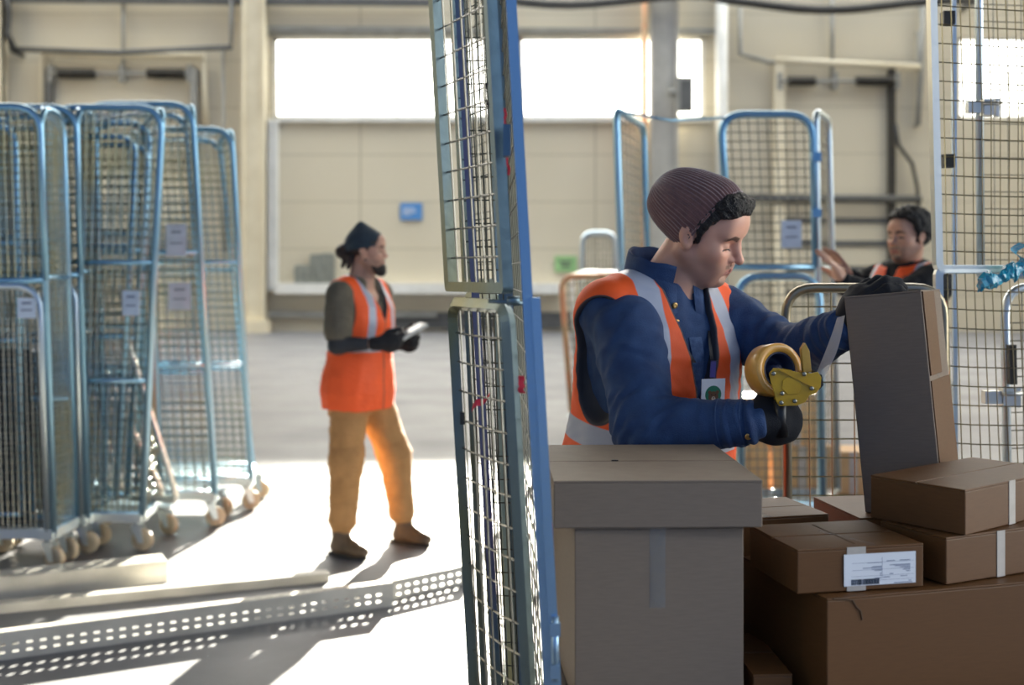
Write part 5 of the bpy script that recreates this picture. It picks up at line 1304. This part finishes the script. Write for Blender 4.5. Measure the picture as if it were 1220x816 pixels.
# cuff band and button on the near sleeve; snap and zip of the vest
rwV = Vector(rwB); reV = Vector(B['re']); dc_ = (rwV-reV).normalized()
MB().tube([rwV-dc_*.062, rwV-dc_*.045, rwV-dc_*.006], [.0535, .0515, .0485], 20, cap=False).build('cuff', M['denim'], body)
for s_ in (-.060, -.010): MB().tube([rwV+dc_*(s_-.0012), rwV+dc_*(s_+.0012)], .0538 if s_ < -.03 else .0496, 24, cap=False).build('cuff_seam', M['denim_light'], body)
button(rwV-dc_*.022+Vector((.01, -.046, -.022)), Vector((.1, -.9, -.4)), .0075)
def vest_y(z): return float(np.interp(z, [q[0] for q in BASE_TAB], [q[2]+q[3] for q in BASE_TAB]))+.040+.048*min(1, max(0, (.40-z)/.45))
button(Vector(T.w((.062, vest_y(.30)+.004-.004, .30))), fwd, .008, 'snap', 'vest_snap') if 'vest_snap' in M else None
zp = MB(); zp.grid([[Vector(T.w((-.060+.0018*k, vest_y(z)-.006+.006, z))) for k in (-1, 1)] for z in np.linspace(.32, -.10, 14)]); zp.build('zip', M['lanyard'], body)

# ------------------------------------------------------------------ the tape gun in the fist
def tape_gun():
    C = at(946, 459, 2.44); s = 2.44/FPX
    px = lambda u, v, dy=0.0: Vector((C.x+(u-946)*s, C.y+dy, C.z-(v-459)*s))
    t = thing('tape_gun', 'yellow tape gun with an amber tape roll, held in the black gloved fist', 'tape dispenser', tuple(px(932, 500)))
    # roll: wide ring seen a little from the side
    ax = Vector((.34, -.93, .12)).normalized(); rc = px(926, 443, .035)
    MB().disc_stack(rc-ax*.025, ax, [(0, .0385), (0, .055), (.002, .0562), (.048, .0562), (.050, .055), (.050, .0385), (.0, .0385)], 48, cap=False).build('tape_roll', M['tape_roll'], t)
    MB().disc_stack(rc-ax*.0235, ax, [(0, .020), (0, .0383), (.047, .0383), (.047, .034), (.012, .034), (.012, .012), (.040, .012), (.040, .0)], 40, cap=False).build('core', M['core'], t)
    # side plate
    poly = [(914, 444), (919, 437.5), (926, 438), (952, 443), (963, 444), (972, 442), (976, 449), (975, 460), (970, 467), (962, 470), (957, 478), (947, 482), (926, 482.5), (922, 476), (920, 466), (916, 454)]
    MB().prism([px(u, v, -.018) for u, v in poly], (0, .003, 0)).build('side_plate', M['yellow'], t, bevel=.0008)
    MB().prism([px(u, v, .030) for u, v in poly[2:-3]], (0, .003, 0)).build('far_plate', M['yellow'], t)
    MB().bar(px(926, 440, -.020), px(970, 462, -.020), .002, .004, up=(0, 1, 0)).build('rib', M['yellow'], t)
    MB().prism([px(u, v, -.020) for u, v in ((930, 452), (936, 448), (948, 450), (953, 458), (948, 468), (936, 469), (929, 462))], (0, .002, 0)).build('boss', M['yellow'], t, bevel=.0008)
    sc = MB()
    for u, v in ((919, 444), (955, 444.5), (964, 461.5), (929, 467.5), (944, 476.5), (928, 478.5)): sc.disc_stack(px(u, v, -.0235), (0, 1, 0), [(0, .0012), (.0, .0042), (.003, .0048)], 14)
    sc.build('screw', M['screw'], t)
    # cutter flap sticking up, rollers, tongue
    MB().prism([px(u, v, -.004) for u, v in ((957, 444), (954.5, 416), (959, 408.5), (964, 418), (966.5, 443))], (0, .02, 0)).build('tension_flap', mat('ochre_flap', lin(200, 160, 70), .4, 0, lin(180, 140, 56), nscale=12), t, bevel=.0008)
    MB().disc_stack(px(971, 450, -.014), (0, 1, 0), [(0, .0), (0, .011), (.042, .011), (.042, 0)], 20).build('roller', M['black'], t)
    MB().prism([px(u, v, -.014) for u, v in ((968, 441), (977, 446), (979, 458), (974, 464), (970, 456))], (0, .044, 0)).build('cutter', M['black'], t)
    MB().tube([px(931, 478, .012), px(932, 500, .018), px(934, 522, .02)], .0135, 12).build('handle', M['black'], t)
    # strip of tape drawn out to the carton
    a, b = px(975, 452), at(1002, 377, 2.50); g = MB(); rows = []
    for i in range(13):
        k = i/12; p = lerp(a, b, k)+Vector((.004*math.sin(k*PI), 0, -.004*math.sin(k*PI))); tw = .35+.5*math.sin(k*4)*.3
        d = Vector((math.sin(tw), -math.cos(tw)*.6, .15))*.021
        rows.append([p-d, p-d*.33, p+d*.33, p+d])
    g.grid(rows); g.build('tape_strip', M['drawn_tape'], t)
tape_gun()

# ------------------------------------------------------------------ the worker with the hair bun
TA = frame((-.835, 6.42, .935), 62, 1, 0)
HA = frame(v3(437, 300, 6.40), 80, 2, 0); HA.sq = .9
rwA = v3(452, 409, 6.16); lwA = v3(476, 409, 6.40)
A = dict(T=TA, H=HA, h=.0065, hh=.0038, gh=.0035, skin=(.52, .29, .20), stubble=.8, brow=(.06, .04, .03),
         label='person with a dark pointed beanie, hair bun and beard, in tan trousers',
         re=v3(402, 411, 6.18), rw=rwA, le=v3(440, 412, 6.62), lw=lwA,
         kR=(-.885, 6.28, .50), kL=(-.65, 6.50, .49), aR=(-.905, 6.24, .09), aL=(-.600, 6.52, .09), foot=((.82, -.57), (.86, -.5)),
         rh=((1, .12, .06), tuple(rwA), (0, -.3, 1), (.1, .9, .3), ((35, 50, 30), (45, 55, 30), (55, 60, 35), (60, 60, 35)), dict(s=1.05, fat=1.2, thumb_dir=(.6, .5, .4), thumb_end=(.95, .1, .2))),
         lh=((.9, -.28, .12), tuple(lwA), (0, .3, 1), (.2, -.9, .3), ((50, 55, 30), (55, 60, 30), (60, 60, 30), (60, 60, 30)), dict(s=1.08, fat=1.22, thumb_dir=(.5, .7, .3), thumb_end=(.8, .3, .3))),
         rglove=True, lglove=True, trouser='khaki', bag=.030, cuffup=.055,
         top=dict(name='tee_shirt', infl=.016, r=(.076, .07, .05), sleeve='short', mat='olive', under='charcoal', wr=.004, vneck=True, cuff=.34),
         vest=dict(i0=.034, i1=.062, hem=-.17, v0=.30, vs=.42, gap=-.003, sx=.095, ssl=-.05, sw=.024, bz=.170, pw=.006))
bA, T, H, arms = person(A)
hair_cap('hair', HA, [(-.12, -.075), (-.04, -.07), (-.01, -.035), (.010, -.020), (.024, .0), (.04, .03), (.1, .06)], .008, M['hair_brown'], bA, h=.005, amp=.003,
         extra=[ell(HA, (.01, -.135, -.005), (.036, .040, .040)), ell(HA, (.0, -.118, .01), (.028, .03, .03)), lcone(HA, (.02, -.105, -.03), (.03, -.125, -.095), .022, .010), lcone(HA, (.045, -.075, -.04), (.055, -.085, -.10), .022, .012)])
rib_hat('beanie', HA, (0, -.012, .030), 12, [(-.012, .0865), (.0, .089), (.03, .0895), (.06, .078, -.002), (.088, .055, -.004), (.112, .032, -.004), (.132, .014, -.003), (.140, .001, -.003)], 50, .002, M['navy_knit'], bA, seg=120, sq=1.2)
pr = [ell(HA, (0, .066, -.098), (.040, .040, .030)), ell(HA, (0, .085, -.118), (.026, .028, .026)), ell(HA, (0, .086, -.085), (.033, .018, .022))]+[lcone(HA, (s*.060, .012, -.045), (s*.034, .060, -.095), .014, .020) for s in (-1, 1)]+[lcone(HA, (-.022, .090, -.053), (.022, .090, -.053), .006, .006)]
lo, hi = bbox_of(pr, .02); F = Fld(lo, hi, .0035)
for p in pr: F.add(p, .018)
F.sub(ell(HA, (0, .101, -.066), (.019, .012, .0075)), .004)
P, Q = F.mesh(1); P = P+normals(P, Q)*(wnoise(P, 130, 3)*.003)[:, None]; np_obj('beard', P, Q, M['hair'], bA)
# handheld scanner he types on
dv = thing('handheld_scanner', 'pale handheld device held in the black gloves of the man with the hair bun', 'handheld device', tuple(at(492, 401, 6.26)))
DA, DBp = at(477, 408, 6.22), at(508, 390, 6.30); dd = (DBp-DA).normalized(); sd = Vector((.15, -.85, -.25)); sd = (sd-dd*sd.dot(dd)).normalized(); nu = dd.cross(sd).normalized()
nu = nu if nu.z > 0 else -nu
mid = (DA+DBp)/2+nu*.022
MM = Matrix((sd, dd, nu)).transposed()
MB().box(mid, (.078, .165, .018), MM).build('body', mat('pale_grey_plastic', lin(190, 188, 180), .4), dv, bevel=.004)
MB().box(mid+nu*.0098, (.066, .12, .001), MM).build('screen', mat('device_screen', lin(96, 110, 116), .15), dv)
MB().disc_stack(mid+nu*.0095-dd*.068, nu, [(0, .007), (.002, .007)], 14).build('key', M['black'], dv)

# ------------------------------------------------------------------ the worker at the far cage
TC = frame((1.905, 5.66, 1.005), -58, 3, 0)
HC = frame(v3(1083, 283, 5.60), -62, 4, 0); HC.sq = .9
rwC = v3(1012, 332, 5.75); lwC = v3(1006, 338, 5.40)
C = dict(T=TC, H=HC, h=.0075, hh=.0038, gh=.004, skin=(.56, .31, .21), stubble=.9, brow=(.02, .015, .012),
         label='person with short dark hair and black hoodie, pushing the pale blue cage',
         re=v3(1060, 362, 5.82), rw=rwC, le=v3(1052, 362, 5.40), lw=lwC,
         kR=(1.86, 5.66, .52), kL=(1.98, 5.52, .52), aR=(1.95, 5.74, .09), aL=(2.02, 5.46, .09), foot=((-.86, -.5), (-.86, -.5)),
         rh=((-.55, -.05, .85), tuple(rwC), (.2, -.9, .2), (-.9, -.2, -.4), ((8, 15, 10), (10, 15, 10), (12, 15, 10), (14, 15, 10)), dict(s=1.05, fat=1.1, spread=.12)),
         lh=((-.5, -.05, .85), tuple(lwC), (.2, .9, .2), (-.9, -.2, -.4), ((8, 15, 10), (10, 15, 10), (12, 15, 10), (14, 15, 10)), dict(s=1.05, fat=1.1, spread=.12)),
         rglove=False, lglove=False, trouser='charcoal', bag=.02,
         top=dict(name='hoodie', infl=.026, r=(.082, .074, .052), sleeve='long', mat='blackcloth', wr=.005),
         vest=dict(i0=.042, i1=.036, hem=-.10, v0=.27, vs=.12, gap=-.002, sx=.125, ssl=.0, sw=.012, bz=.10, pw=.004))
bC, T, H, arms = person(C)
hair_cap('hair', HC, [(-.12, -.05), (-.05, -.05), (-.02, -.04), (.004, -.01), (.020, -.022), (.030, .02), (.042, .062), (.058, .090), (.085, .100), (.11, .105)], .027, M['hair'], bC, h=.004, amp=.010, freq=70)
# hood lying round the neck
rows = []
for i in range(25):
    th = R(70)+R(-320)*i/24+R(90)*0
    cx_, cy_ = .088*math.sin(R(-160)+R(320)*i/24+PI), .080*math.cos(R(-160)+R(320)*i/24+PI)
    bk = max(0, -cy_/.08); c = np.array([cx_, cy_-.02, .50+.018*bk]); r_ = .030+.018*bk
    rows.append([Vector(T.w(c+np.array([cx_/.088*math.cos(a)*r_*.7, cy_/.08*math.cos(a)*r_*.7, math.sin(a)*r_]))) for a in [k*2*PI/12 for k in range(12)]])
MB().grid(rows, closed=True).build('hood', M['blackcloth'], bC)
